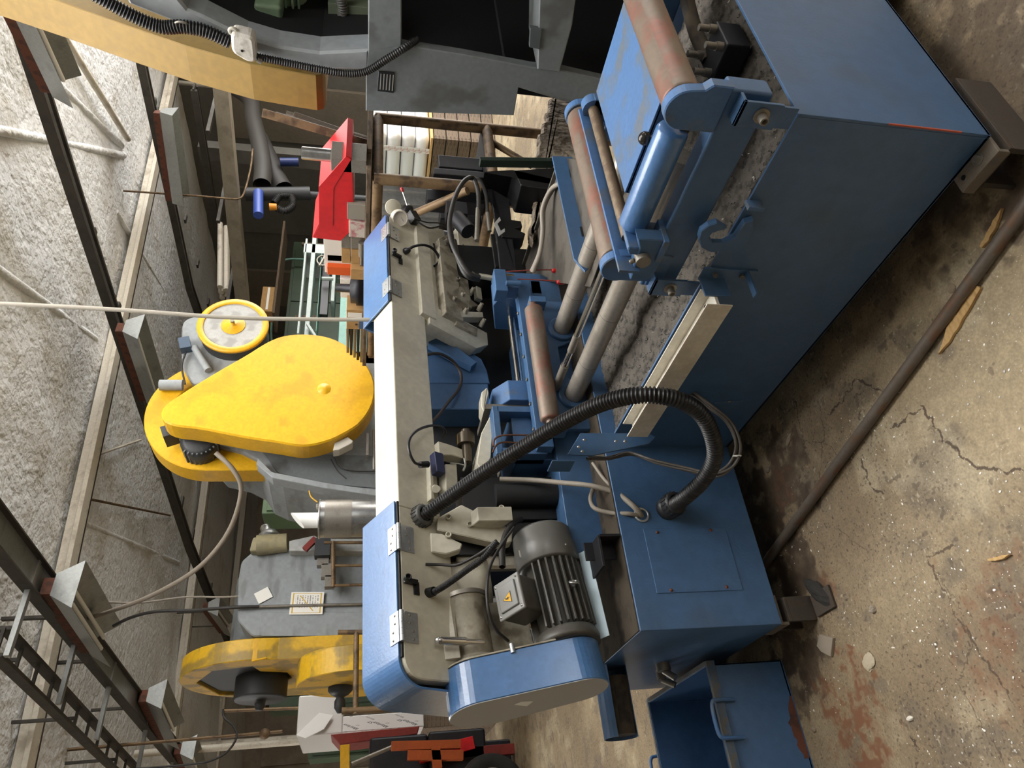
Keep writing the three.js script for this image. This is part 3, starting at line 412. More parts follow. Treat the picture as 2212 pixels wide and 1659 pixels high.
  bowPart(ten, 'tension_lug', [exZ(rounded([[1.774,-0.448], [1.811,-0.498], [1.727,-0.621], [1.58,-0.549], [1.582,-0.446]], 0.008), 0.02, 0.06, 0.003), exZ(rounded([[1.548,-0.459], [1.61,-0.518], [1.514,-0.618], [1.43,-0.565], [1.425,-0.463]], 0.008), 0.0, 0.05, 0.003), exZ(rounded([[1.378,-0.392], [1.372,-0.444], [1.232,-0.429], [1.226,-0.371]], 0.004), 0.0, 0.04, 0.003), exZ(rounded([[1.401,-0.569], [1.403,-0.604], [1.24,-0.599], [1.235,-0.558]], 0.004), 0.0, 0.03, 0.003)], M.beige);
  bowPart(ten, 'tension_spindle', [cy([1.626,-0.478,0.05], [1.554,-0.519,0.03], 0.014), cy([1.551,-0.343,0.05], [1.585,-0.371,0.07], 0.014)], M.steelDirty);
  for (const q of [[1.578,-0.361,0.05], [1.489,-0.497,0.05], [1.454,-0.558,0.05], [1.592,-0.636,0.04], [1.266,-0.407,0.045]]) bowPart(ten, 'tension_screw', socket(q, [0, 0.2, 1], 0.012, 0.024), M.steelDirty);
  bowPart(saw, 'bow_nose', [exZ(rounded([[1.153,-0.359], [1.234,-0.431], [1.173,-0.489], [1.025,-0.456], [1.094,-0.385]], 0.006), -0.05, 0.05, 0.003), exZ(rounded([[1.254,-0.4], [1.224,-0.478], [1.184,-0.572], [1.131,-0.5], [1.167,-0.383]], 0.006), -0.03, 0.02, 0.003)], M.beigeDirty);
  // pressure dial, control cup and tension lever on the idler end
  const dial = bowPart(saw, 'pressure_dial', [lathe([1.635,-0.063,0], [1.542,-0.057,0.06], [[0, 0], [0.045, 0], [0.048, 0.006], [0.048, 0.04], [0.044, 0.048], [0.038, 0.048], [0.036, 0.042], [0, 0.042]], 28)], plain(0xcfc8ba, 0.4)); bowPart(saw, 'end_cap', [lathe([1.743,-0.042,-0.02], [1.71,-0.04,0], [[0, 0], [0.045, 0], [0.045, 0.018], [0, 0.018]], 28)], M.beige);
  bowPart(dial, 'dial_needle', bx(0.03, 0.004, 0.002, [1.561,-0.057,0.047], [0, 0, 0.6], 0), M.black);
  const knob = bowPart(saw, 'tension_lever', [cy([1.748,-0.123,0.02], [1.838,-0.056,0.06], 0.0045)], M.chrome); bowPart(knob, 'lever_grip', lathe([1.82,-0.064,0.057], [1.85,-0.046,0.066], [[0, 0], [0.007, 0], [0.01, 0.02], [0.008, 0.026], [0, 0.028]], 14), M.redPlastic); bowPart(knob, 'lever_hub', [lathe([1.786,-0.139,-0.01], [1.703,-0.118,0.04], [[0, 0], [0.032, 0], [0.034, 0.02], [0.026, 0.05], [0.02, 0.056], [0, 0.056]], 24), bx(0.07, 0.05, 0.05, [1.684,-0.155,0.02], [0, 0, 0.5])], M.black);
  bowPart(saw, 'sensor_wire', [tube([[1.629,-0.139,0.05], [1.639,-0.212,0.06], [1.708,-0.316,0.06], [1.764,-0.42,0.04]], 0.004), tube([[1.614,-0.154,0.05], [1.597,-0.225,0.06], [1.701,-0.339,0.05], [1.726,-0.434,0.03]], 0.005)], M.cableDark);
  // short black lead with plug on the idler plate
  bowPart(saw, 'plug_lead', [tube([[1.362,-0.106,0.01], [1.385,-0.133,0.04], [1.417,-0.198,0.06], [1.428,-0.268,0.05], [1.395,-0.308,0.03], [1.346,-0.284,0.01]], 0.0075)], M.black); 
  bowPart(saw, 'lead_plug', [lathe([1.356,-0.095,0], [1.344,-0.11,0.04], [[0, 0], [0.017, 0], [0.018, 0.02], [0.012, 0.034], [0, 0.04]], 16)], M.black);
  // left blade guide: arm, clamp, limit switch
  const arm2 = bowPart(saw, 'guide_arm', [exZ(rounded([[0.094,-0.197], [0.098,-0.265], [0.096,-0.347], [0.047,-0.336], [0.044,-0.267], [0.02,-0.196]], 0.005), -0.03, 0.03, 0.003), exZ(rounded([[-0.035,-0.211], [-0.016,-0.272], [-0.158,-0.266], [-0.189,-0.199]], 0.004), 0.0, 0.05, 0.003), exZ(rounded([[-0.046,-0.143], [-0.041,-0.158], [-0.212,-0.155], [-0.218,-0.137]], 0.003), 0.0, 0.03, 0.002)], M.beige);
  bowPart(arm2, 'clamp_knob', [cy([-0.138,-0.179,0], [-0.178,-0.15,0.05], 0.016), cy([-0.163,-0.136,0.02], [-0.152,-0.188,0.02], 0.013)], M.beige);
  const sw = bowPart(saw, 'limit_switch', [bx(0.1, 0.045, 0.04, [-0.052,-0.167,0.05], [0, 0, 0.05], 0.004)], plain(0x20264a, 0.4)); bowPart(sw, 'switch_lever', [tube([[-0.031,-0.227,0.06], [-0.02,-0.272,0.06], [-0.017,-0.305,0.06]], 0.003), tube([[0.021,-0.309,0.06], [-0.013,-0.31,0.06], [-0.052,-0.293,0.06]], 0.005)], M.steel); bowPart(sw, 'switch_gland', [cy([-0.084,-0.077,0.05], [-0.068,-0.117,0.05], 0.014)], M.black);
  bowPart(sw, 'switch_cable', tube([[-0.083,-0.079,0.05], [-0.096,-0.035,0.07], [-0.06,-0.006,0.08], [-0.001,-0.009,0.08], [0.064,-0.051,0.07], [0.129,-0.12,0.05], [0.175,-0.187,0.03], [0.208,-0.254,0], [0.202,-0.281,-0.02], [0.187,-0.275,-0.04]], 0.006), M.blackHose);
  bowPart(saw, 'guide_head', [bb([-0.02, 0.12], [-0.46, -0.2], [-0.16, -0.06], 0.006)], M.darkSteel);
  part(saw, 'guide_insert', [exX(rounded([[-2.55, 1.06], [-2.55, 1.2], [-2.6, 1.22], [-2.64, 1.1]], 0.004), 1.14, 1.2, 0.003)], M.beige);
  bowPart(saw, 'bow_cable', tube([[0.625,-0.181,-0.01], [0.682,-0.246,-0.02], [0.716,-0.313,-0.03], [0.715,-0.387,-0.04], [0.681,-0.435,-0.05], [0.627,-0.441,-0.05], [0.54,-0.412,-0.05], [0.437,-0.345,-0.05], [0.316,-0.268,-0.04], [0.234,-0.208,-0.03]], 0.008, 8, 60), M.cableBrown);
  // two black wires and ribbed sleeve on the drive housing
  bowPart(saw, 'sleeve_hose', hose([[-0.608,-0.127,0], [-0.621,-0.122,0.05], [-0.614,-0.135,0.12], [-0.602,-0.149,0.2], [-0.585,-0.17,0.27], [-0.538,-0.201,0.32]], 0.0125, 0.007, 12), M.blackHose);
  bowPart(saw, 'sleeve_gland', [cy([-0.609,-0.118,-0.01], [-0.616,-0.122,0.03], 0.02, 0.017)], M.black);
  bowPart(saw, 'wire', tube([[-0.497,-0.112,0], [-0.503,-0.156,0.03], [-0.52,-0.194,0.08], [-0.519,-0.215,0.14], [-0.523,-0.218,0.22], [-0.522,-0.213,0.3]], 0.006), M.cableDark);
}
// --- drive: motor, gear box, belt guard ---
{ const AY = -0.01, AZ = -0.04, X0 = 0.17, X1 = 0.62, R = 0.115;
  const guard = [...circ(AZ, AY, 0.105, 20, -Math.PI * 0.93, Math.PI * 0.1), ...circ(-0.135, 0.315, 0.125, 20, Math.PI * 0.07, Math.PI * 1.07)];
  const g = motPart(saw, 'belt_guard', [exX(guard, 0, 0.15, 0.004)], M.blueGloss); motPart(g, 'guard_face', [exX(guard.map(([z, y]) => [-0.085 + (z + 0.085) * 0.985, 0.15 + (y - 0.15) * 0.99]), -0.002, 0.001, 0.001)], plain(0xa9a7a2, 0.6));
  motPart(g, 'guard_label', [exX([[-0.073,0.222], [-0.056,0.2], [-0.068,0.155], [-0.106,0.17]], -0.004, -0.001, 0)], M.paper, 'small faded maker plate'); motPart(g, 'guard_backplate', [exX(guard.map(([z, y]) => [-0.085 + (z + 0.085) * 1.02, 0.15 + (y - 0.15) * 1.015]), 0.15, 0.156, 0.001)], M.beigeDirty);
  for (const q of [[0.15,0.384,-0.108], [0.15,0.212,0.017]]) motPart(g, 'guard_clip', [cy(add(q, [-0.012, 0, 0]), add(q, [0.02, 0, 0]), 0.009)], M.zinc);
  const body = motPart(saw, 'motor', [lathe([X0 - 0.02, AY, AZ], [X1, AY, AZ], [[0, 0], [R * 1.02, 0], [R * 1.06, 0.02], [R * 0.98, 0.05], [R * 0.8, 0.055], [R * 0.8, 0.33], [0, 0.33]], 40)], M.motorGrey);
  for (let i = 0; i < 26; i++) { const a = i / 26 * Math.PI * 2; const deg = ((a / DEG) + 360) % 360; if (deg < 30 || deg > 335) continue; motPart(body, 'cooling_fin', [bx(0.255, 0.034, 0.008, [X0 + 0.165, 0, 0], [0, 0, 0], 0.0015).applyMatrix4(new THREE.Matrix4().makeRotationX(0)).translate(0, R * 0.9, 0).applyMatrix4(new THREE.Matrix4().makeRotationX(a)).translate(0, AY, AZ)], M.motorGrey); }
  const fan = motPart(saw, 'fan_cover', [lathe([X0 + 0.3, AY, AZ], [X1 + 0.2, AY, AZ], [[R * 0.8, 0], [R * 1.1, 0], [R * 1.1, 0.075], [R * 1.06, 0.08], [R * 1.06, 0.14], [R * 0.96, 0.155], [0, 0.155]], 40)], plain(0x6e6d69, 0.35)); motPart(fan, 'fan_cover_screw', rivet([0.507,-0.06,0.075], [0.1, 0.4, 0.9], 0.006), M.steel); motPart(fan, 'white_tag', bx(0.03, 0.016, 0.001, [X0 + 0.35, AY + 0.1145, AZ + 0.05], [0.42, 0, 0], 0).translate(0, 0.0, 0.0), M.white, 'small white inspection tag');
  // terminal box on the upper front quarter
  const q = new THREE.Matrix4().makeTranslation(X0 + 0.17, AY + 0.075, AZ - 0.02).multiply(new THREE.Matrix4().makeRotationX(36 * DEG));
  const box = part(saw, 'terminal_box', xf([bb([-0.068, 0.068], [R * 0.2, R + 0.03], [-0.06, 0.06], 0.012)], MOT.clone().multiply(q)), M.motorGrey);
  part(box, 'box_cover', xf([bb([-0.072, 0.072], [R + 0.03, R + 0.043], [-0.064, 0.064], 0.01), bb([-0.05, 0.05], [R + 0.041, R + 0.051], [-0.044, 0.044], 0.008)], MOT.clone().multiply(q)), plain(0x8a8a86, 0.35));
  for (const [x, z] of [[-0.058, 0.052], [0.058, 0.052], [0.058, -0.052], [-0.058, -0.052]]) part(box, 'cover_screw', xf([rivet([x, R + 0.043, z], [0, 1, 0], 0.006)], MOT.clone().multiply(q)), M.chrome);
  // warning triangle: yellow plate with a black bolt
  { const tri = (k, y0, y1) => exY([[-0.022 * k, 0.02 * k], [0.022 * k, 0.02 * k], [0, -0.022 * k]].map(([x, z]) => [x - 0.01, z + 0.0]), y0, y1, 0), w = part(box, 'warning_sign', xf([tri(1, R + 0.051, R + 0.0518)], MOT.clone().multiply(q)), M.black, 'yellow triangle with black lightning bolt');
    part(w, 'sign_face', xf([tri(0.84, R + 0.0518, R + 0.0524)], MOT.clone().multiply(q)), plain(0xf2b81c, 0.5)); part(w, 'lightning_mark', xf([exY([[-0.012, -0.008], [-0.006, -0.009], [-0.01, 0.001], [-0.005, 0.001], [-0.011, 0.015], [-0.0105, 0.006], [-0.016, 0.006]].map(([x, z]) => [x, z]), R + 0.0524, R + 0.0528, 0)], MOT.clone().multiply(q)), M.black); }
  motPart(saw, 'eye_bolt', [tor([X0 + 0.17, AY - 0.035, AZ + R + 0.018], 0.0155, 0.005, [0, 0.9, 0]), cy([X0 + 0.17, AY - 0.03, AZ + R - 0.03], [X0 + 0.17, AY - 0.035, AZ + R + 0.004], 0.01)], M.steel);
  motPart(saw, 'motor_lead', [tube([[0.445,0.2,0.06], [0.537,0.181,0.05], [0.602,0.149,0.04], [0.657,0.103,0.02], [0.693,0.063,-0.02]], 0.0125, 10)], M.cableDark);
  motPart(saw, 'wire', [tube([[0.608,0.123,0.06], [0.518,0.193,0.1], [0.426,0.256,0.12], [0.332,0.288,0.13], [0.251,0.294,0.12], [0.209,0.266,0.06], [0.197,0.212,-0.02]], 0.0055)], M.cableDark);
  // worm gear box, tension bracket and handle
  const gz = -0.17, gb = motPart(saw, 'gear_box', [lathe([0.17, 0.32, gz + 0.02], [0.5, 0.32, gz + 0.02], [[0, 0], [0.085, 0], [0.085, 0.02], [0.075, 0.025], [0.075, 0.24], [0.085, 0.245], [0.085, 0.265], [0, 0.265]], 32)], M.beigeDirty);
  for (const x of [0.16, 0.42]) motPart(gb, 'gear_flange', [cy([x, 0.32, gz + 0.02], [x + 0.017, 0.32, gz + 0.02], 0.092, 0.092, 32)], M.steelDirty);
  motPart(gb, 'gear_foot', [bb([0.18, 0.43], [0.385, 0.405], [gz - 0.06, gz + 0.085], 0.003), bb([0.18, 0.25], [0.38, 0.435], [gz + 0.02, gz + 0.1], 0.003)], M.cream);
  motPart(saw, 'gear_neck', [lathe([0.52, 0.2, gz - 0.02], [0.52, 0.42, gz - 0.05], [[0, 0], [0.09, 0], [0.1, 0.05], [0.1, 0.15], [0.07, 0.2], [0.065, 0.22], [0, 0.225]], 32), cy([0.52, 0.42, gz - 0.05], [0.52, 0.445, gz - 0.053], 0.008)], M.beige);
  motPart(saw, 'tension_plate', [bb([0.16, 0.42], [0.08, 0.24], [-0.19, -0.165], 0.004), exX(rounded([[-0.2, 0.1], [-0.06, 0.16], [-0.05, 0.2], [-0.12, 0.42], [-0.2, 0.42]], 0.012), 0.162, 0.185, 0.003)], M.beigeDirty);
  motPart(saw, 'clamp_handle', [lathe([0.221,0.353,-0.04], [0.234,0.468,-0.03], [[0.008, -0.06], [0.01, 0], [0.0165, 0.01], [0.015, 0.09], [0.0165, 0.102], [0.012, 0.116], [0, 0.12]], 20)], M.chrome);
  motPart(saw, 'adjusting_screw', [cy([0.416,0.368,-0.12], [0.203,0.389,-0.12], 0.009), lathe([0.408,0.378,-0.12], [0.412,0.332,-0.12], [[0, 0], [0.016, 0], [0.016, 0.05], [0, 0.05]], 16), cy([0.407,0.412,-0.13], [0.418,0.322,-0.12], 0.012)], M.beige);
  motPart(saw, 'adjusting_bracket', [exZ(rounded([[0.201,0.439,-0.12], [0.199,0.423,-0.12], [0.214,0.345,-0.12], [0.187,0.332,-0.12], [0.161,0.395,-0.12], [0.156,0.44,-0.12]].map((p) => [p[0], p[1]]), 0.005), -0.15, -0.11, 0.003)], M.beigeDirty);
  // blade guide bracket with socket screws beside the gear box
  const gbk = part(saw, 'bow_bracket', [exZ(rounded([[1.244,1.251], [1.13,1.049], [1.081,1.058], [1.069,1.093], [1.136,1.354], [1.185,1.353]], 0.006), -2.68, -2.62, 0.004), exZ(rounded([[1.121,1.382], [1.116,1.337], [1.072,1.258], [1.048,1.268], [1.031,1.323], [1.042,1.381]], 0.006), -2.66, -2.61, 0.004), bb([1.02, 1.2], [0.98, 1.27], [-2.76, -2.72], 0.004)], M.beige);
  for (const p of [[1.184,1.308,-2.62], [1.152,1.224,-2.62], [1.105,1.313,-2.61], [1.221,1.09,-2.62]]) part(gbk, 'socket_screw', [socket(p, [0, 0, 1], 0.012, 0.018)], M.beige);
}
// --- lift cylinder with hoses at the hinge end ---
{ const h = part(saw, 'hinge_post', [bb([2.8, 3.05], [0.0, 1.3], [-3.1, -2.92], 0.004)], M.black);
  part(h, 'valve_body', [exZ(rounded([[2.894,0.98], [2.953,0.944], [2.924,0.939], [2.896,0.96], [2.843,0.947], [2.864,0.924], [2.839,0.924], [2.8,0.961]], 0), -2.605, -2.6, 0.001)], plain(0x9a9a98, 0.5)); part(h, 'valve_block', [exZ(rounded([[2.91,0.97], [2.949,0.94], [2.939,0.824], [2.895,0.821], [2.877,0.865], [2.842,0.809], [2.804,0.831], [2.805,0.941]], 0.004), -2.7, -2.606, 0.004), exZ(rounded([[2.856,0.995], [2.858,0.974], [2.617,0.96], [2.608,0.991]], 0.002), -2.66, -2.64, 0.002)], M.black);
  part(saw, 'slotted_plate', [exZ(rounded([[3.231,0.994], [3.243,0.966], [2.58,0.972], [2.57,0.887], [3.128,0.869]], 0.004), -2.64, -2.62, 0.003)], M.darkSteel);
  part(saw, 'lift_cylinder', [cy([3.055,1.164,-2.72], [2.928,1.104,-2.7], 0.045), bx(0.1, 0.12, 0.1, [3.154,1.152,-2.78])], M.darkSteel);
  const ho = (pts, r, m) => part(saw, 'pressure_hose', tube(pts, r, 10, 60), m);
  ho([[2.397,1.11,-2.5], [2.393,1.161,-2.48], [2.454,1.205,-2.46], [2.551,1.239,-2.45], [2.681,1.249,-2.45], [2.83,1.229,-2.46], [3.003,1.183,-2.48], [3.12,1.129,-2.5], [3.17,1.085,-2.53], [3.112,1.059,-2.56], [3.008,1.056,-2.6], [2.955,1.062,-2.62]], 0.0125, M.cableDark);
  ho([[2.408,1.105,-2.53], [2.406,1.167,-2.51], [2.508,1.208,-2.5], [2.637,1.222,-2.5]], 0.0125, M.cableDark);
  ho([[3.195,1.081,-2.55], [3.18,1.046,-2.55], [3.11,1.016,-2.57], [3.013,1.007,-2.6], [2.917,1.006,-2.62]], 0.0105, M.cableDark);
  part(saw, 'hose_fitting', [cy([3.007,1.061,-2.6], [2.774,1.08,-2.62], 0.011, 0.013), cy([2.975,1.01,-2.6], [2.852,1.004,-2.62], 0.011), cy([2.438,1.146,-2.52], [2.408,1.105,-2.53], 0.012)], M.steelDirty);
  part(saw, 'hose_coupling', [cy([2.403,1.114,-2.5], [2.393,1.044,-2.5], 0.014, 0.014, 6), cy([2.393,1.044,-2.5], [2.391,1.028,-2.5], 0.01)], plain(0xa8a594, 0.35, 0.5)); part(saw, 'hose_coupling', [cy([2.379,1.029,-2.5], [2.373,0.937,-2.5], 0.013, 0.013, 6), cy([2.447,0.999,-2.53], [2.439,0.929,-2.53], 0.012, 0.012, 6)], M.brass);
  // red dust caps on thin wires
  for (const [a, b, c] of [[[2.441,0.982,-2.5], [2.427,0.827,-2.46], [2.416,0.727,-2.44]], [[2.372,1.037,-2.48], [2.35,0.861,-2.45], [2.321,0.719,-2.42]]]) { const w = part(saw, 'cap_wire', tube([a, b, c], 0.003), M.wireRed); part(w, 'dust_cap', [lathe(add(c, [-0.004, 0.03, -0.004]), add(c, [0, -0.04, 0.0]), [[0, 0], [0.009, 0], [0.011, 0.01], [0.013, 0.03], [0.012, 0.036], [0, 0.036]], 14)], M.redPlastic); }
  part(saw, 'manifold', [bb([2.26, 2.4], [0.99, 1.05], [-2.52, -2.44], 0.004), bb([2.3, 2.38], [0.93, 1.0], [-2.54, -2.46], 0.004), cy([2.3, 1.0, -2.43], [2.3, 0.93, -2.43], 0.012)], M.blue);
  // two grey hoses from the manifold up to the tray slots
  for (const d of [0, 1]) part(saw, 'supply_hose', tube([[2.394,0.856,-2.45], [2.473,0.822,-2.4], [2.595,0.8,-2.36], [2.696,0.8,-2.3], [2.743,0.77,-2.22], [2.66,0.74,-2.1], [2.573,0.723,-2]].map((p, i) => [p[0] + d * 0.018 * (i < 5 ? 1 : 2.2), p[1] - d * 0.004 * i, p[2] - 0.01 * d]), 0.0115, 10), M.cableGrey);
  // sheet metal tray on the far side with a slotted blue plate
  const tray = part(saw, 'side_tray', [exY([[2.806,-2.073], [2.567,-1.9], [1.968,-1.914], [1.961,-2.069], [2.597,-2.708], [2.948,-3.023]], 0.735, 0.74, 0.001), bar([2.791,0.745,-2.061], [2.932,0.745,-3.006], 0.012, 0.03)], paint(0x5d5850, 0x35312c, 0.5, 0.6, 0.4, 0.3));
  part(tray, 'slotted_strip', [exZ([[2.739,0.81], [2.746,0.712], [2.076,0.7], [2.001,0.769], [2.072,0.806]], -2.03, -2.02, 0.001)], M.blue); for (const q of [[2.62,0.731,-2.018], [2.237,0.739,-2.018]]) part(tray, 'slot', [bb([q[0] - 0.03, q[0] + 0.03], [q[1] - 0.012, q[1] + 0.012], [-2.021, -2.018], 0.01)], M.black);
}
// --- swarf chute on the left: a rolled sheet ---
{ const a = [0.66, 0.72, -2.95], P = [], n = 18; for (let i = 0; i <= n; i++) { const t = Math.PI * (0.15 + 1.45 * i / n); P.push([0.066 * Math.cos(t), 0.066 * Math.sin(t)]); } const ring = [...P, ...P.map(([x, y]) => [x * 0.95, y * 0.95]).reverse()];
  part(saw, 'swarf_chute', [exX(ring.map(([x, y]) => [-2.87 + x, 0.655 + y]), 0.38, 0.7, 0)], M.blue); part(saw, 'swarf_in_chute', [cy([0.39, 0.64, -2.87], [0.6, 0.64, -2.87], 0.045, 0.05, 12)], M.grime); }

// ================= on the floor round the saw =================
{ // swarf box
  const b = thing('swarf_box', 'open blue steel swarf box with rod handles beside the band saw', 'box', [0.25, 0, -3.0]);
  const x0 = -0.12, x1 = 0.588, z0 = -3.36, z1 = -2.69, h = 0.325, t = 0.006;
  part(b, 'box_shell', [bb([x0, x1], [0.004, h], [z1 - t, z1], 0.001), bb([x0, x1], [0.004, h], [z0, z0 + t], 0.001), bb([x0, x0 + t], [0.004, h], [z0, z1], 0.001), bb([x1 - t, x1], [0.004, h], [z0, z1], 0.001), bb([x0, x1], [0.0, 0.01], [z0, z1], 0)], M.blue);
  for (const [X, Z] of [[[x0 - 0.012, x1 + 0.012], [z1 - 0.004, z1 + 0.014]], [[x0 - 0.012, x1 + 0.012], [z0 - 0.014, z0 + 0.004]], [[x1 - 0.004, x1 + 0.014], [z0, z1]], [[x0 - 0.014, x0 + 0.004], [z0, z1]]]) part(b, 'rim_bar', bb(X, [h - 0.03, h + 0.004], Z, 0.002), paint(0x61605c, 0x3d5f86, 0.5, 0.6, 0.3, 0.12));
  const handle = (xc, z, s) => part(b, 'rod_handle', tube([[xc + 0.065, h - 0.075, z], [xc + 0.065, h + 0.0, z + 0.02 * s], [xc + 0.062, h + 0.022, z + 0.022 * s], [xc + 0.05, h + 0.03, z + 0.022 * s], [xc - 0.05, h + 0.03, z + 0.022 * s], [xc - 0.062, h + 0.022, z + 0.022 * s], [xc - 0.065, h + 0.0, z + 0.02 * s], [xc - 0.065, h - 0.075, z]], 0.0075, 8, 60), M.blueDirty);
  handle(0.39, z1 + 0.008, 1); handle(0.3, z0 - 0.008, -1);
  // bare rusty patch low on the front
  const R = []; for (let i = 0; i <= 14; i++) R.push([0.455 - i * 0.0155, 0.012 + 0.035 * Math.sin(i / 14 * Math.PI) * (0.7 + 0.6 * rnd()) + (i > 9 ? 0.02 * rnd() : 0)]); part(b, 'rust_patch', exZ([[0.455, 0.006], ...R, [0.24, 0.006]], z1, z1 + 0.0008, 0), M.rust, 'bare rusty patch on the front');
}
{ // long bar lying on the floor
  const a = [1.256,0.02,-0.952], b = [0.927,0.02,-2.627];
  single('steel_pipe', [cy(add(a, [b[0] - a[0], 0, b[2] - a[2]], -0.25), b, 0.0185, 0.0185, 20)], paint(0x6f665c, 0x7c4f33, 0.35, 0.6, 0.3, 0.3), 'long rusty steel pipe lying on the floor along the band saw', 'pipe');
  // splintered slats
  const sliver = (p, q, w, l, g) => { const A = vec(p), d = vec(q).sub(A), n = new THREE.Vector3(-d.z, 0, d.x).normalize(), pts = [], N = 9; for (let i = 0; i <= N; i++) { const t = i / N, k = w * Math.min(1, 3 * (1 - t)) * Math.min(1, 0.3 + 4 * t) * (0.7 + 0.5 * rnd()); pts.push([A.x + d.x * t + n.x * k, A.z + d.z * t + n.z * k]); } for (let i = N; i >= 0; i--) { const t = i / N, k = w * 0.5 * Math.min(1, 4 * (1 - t)) * (0.6 + 0.6 * rnd()); pts.push([A.x + d.x * t - n.x * k, A.z + d.z * t - n.z * k]); }
    single('wood_splinter', exY(pts, 0.001, 0.011, 0.001), M.woodPale, l, 'splinter', g); };
  sliver([1.19,0,-1.172], [1.12,0,-1.384], 0.022, 'long pale splinter of wood pointing out from under the floor pipe'); sliver([1.275,0,-1.107], [1.315,0,-1.003], 0.012, 'short pale splinter of wood between the floor pipe and the saw');
  sliver([1.205,0,-1.227], [1.165,0,-1.301], 0.012, 'narrow yellow splinter of wood lying against the longest splinter');
  sliver([0.559,0,-1.556], [0.547,0,-1.485], 0.006, 'thin wood stick lying among the metal chips');
  // rag, tile, stones
  const lump = (name, p, r, s, m, l, c, g) => { const q = new THREE.IcosahedronGeometry(1, 3), a = q.attributes.position, o = rnd() * 9; for (let i = 0; i < a.count; i++) { const v = new THREE.Vector3().fromBufferAttribute(a, i), k = 0.75 + 0.5 * fbm((v.x + 2) / 5 + o, (v.y + v.z + 3) / 6 + o, 16, 3, 5); a.setXYZ(i, v.x * r * s[0] * k, Math.max(-0.25, v.y) * r * s[1] * k, v.z * r * s[2] * k); } q.computeVertexNormals(); q.rotateY(s[3] || 0); q.computeBoundingBox(); q.translate(p[0], -q.boundingBox.min.y, p[2]); return single(name, mergeVertices(q), m, l, c, g); };
  lump('rag', [0.729,0,-2.308], 0.055, [1.5, 0.35, 0.55, 0.75], plain(0x2f2d2a, 0.95), 'dark rag bunched on the floor by the cabinet foot', 'rag');
  lump('pebble', [0.591,0,-2.067], 0.013, [1, 0.9, 1], plain(0x9a8f80, 0.9), 'rounded grey pebble alone on the floor by the dark rag', 'pebble');
  lump('pebble', [0.266,0,-2.089], 0.012, [0.6, 0.6, 1.2], plain(0xe2dccf, 0.8), 'white oblong pebble on the floor near the rust stain', 'pebble');
  lump('pebble', [0.322,0,-2.61], 0.01, [1, 0.9, 1], plain(0x8d7f6c, 0.9), 'small brown pebble close to the swarf box', 'pebble');
  lump('pebble', [1.265,0,-2.367], 0.014, [0.8, 0.6, 1.3], plain(0x85796a, 0.9), 'flat brown pebble beside the cable loop under the saw', 'pebble');
  lump('paper_scrap', [0.453,0,-2.181], 0.03, [0.8, 0.25, 1.1, 0.4], plain(0xb7ab92, 0.9), 'crumpled tan scrap lying in front of the swarf box', 'scrap');
  lump('stone_chip', [1.295,0,-2.172], 0.02, [0.5, 0.4, 1.4, 0.5], plain(0x9c8d79, 0.9), 'pointed stone chip on the floor beside the conduit loop', 'stone chip'); lump('stone_chip', [1.253,0,-1.249], 0.013, [1, 0.5, 1], plain(0xa0907a, 0.9), 'flat stone chip on the floor between pipe and saw', 'stone chip');
  single('broken_tile', exY([[0.6,-2.381], [0.567,-2.31], [0.516,-2.358], [0.544,-2.402], [0.569,-2.418]], 0, 0.012, 0.001), plain(0x94897a, 0.9), 'broken piece of grey floor tile by the swarf box corner', 'tile');
}
{ // shiny chips scattered over the floor and in the tank
  const g = new THREE.IcosahedronGeometry(1, 0).scale(1, 0.35, 0.7), n = 1500, im = new THREE.InstancedMesh(g, plain(0xffffff, 0.45, 0.2), n), m = new THREE.Matrix4(), c = new THREE.Color(); let k = 0;
  while (k < n) { const x = rr(0.1, 1.34), z = rr(-2.65, -0.6), d = fbm(x / 3 + 1, z / 3 + 2, 16, 3, 88) + 0.25 * smooth(0.9, 0.4, x) * smooth(-2.2, -1.5, z); if (rnd() > smooth(0.42, 0.75, d)) continue; const s = 0.0012 + 0.004 * Math.pow(rnd(), 4); m.compose(new THREE.Vector3(x, s * 0.3, z), new THREE.Quaternion().setFromEuler(new THREE.Euler(0, rr(0, 6), rr(-0.2, 0.2))), new THREE.Vector3(s, s, s)); im.setMatrixAt(k, m); const w = rr(0.55, 1); im.setColorAt(k, c.setRGB(w, w * 0.97, w * 0.9)); k++; }
  im.name = 'floor_chips'; im.castShadow = im.receiveShadow = true; scene.add(im); info(im, 'bright metal chips scattered over the concrete floor', 'metal chips', null, 'stuff');
  const g2 = new THREE.TorusGeometry(1, 0.25, 4, 6, 3.5), n2 = 1600, i2 = new THREE.InstancedMesh(g2, plain(0xffffff, 0.5, 0.4), n2);
  for (let i = 0; i < n2; i++) { const x = rr(1.39, 2.25), z = rr(-2.36, -0.86), s = rr(0.0015, 0.005); m.compose(new THREE.Vector3(x, 0.634 + rr(0, 0.016) + 0.03 * smooth(1.48, 1.385, x), z), new THREE.Quaternion().setFromEuler(new THREE.Euler(rr(0, 6), rr(0, 6), 0)), new THREE.Vector3(s, s, s)); i2.setMatrixAt(i, m); const w = rnd() < 0.06 ? rr(0.5, 0.9) : rr(0.03, 0.2); i2.setColorAt(i, c.setRGB(w, w * 0.95, w * 0.85)); }
  i2.name = 'tank_swarf'; i2.castShadow = i2.receiveShadow = true; scene.add(i2); info(i2, 'dark curled swarf lying in the saw tank', 'swarf', null, 'stuff');
}
{ // cable that hangs from the roof behind the bow
  single('hanging_cable', tube([[2.399,4.079,-2.86], [2.403,3.315,-2.86], [2.396,2.821,-2.86], [2.376,2.296,-2.86], [2.388,1.855,-2.86], [2.399,1.555,-2.86], [2.416,1.386,-2.9]], 0.0105, 10, 60), M.rope, 'pale grey cable hanging straight down behind the saw bow', 'cable');
}

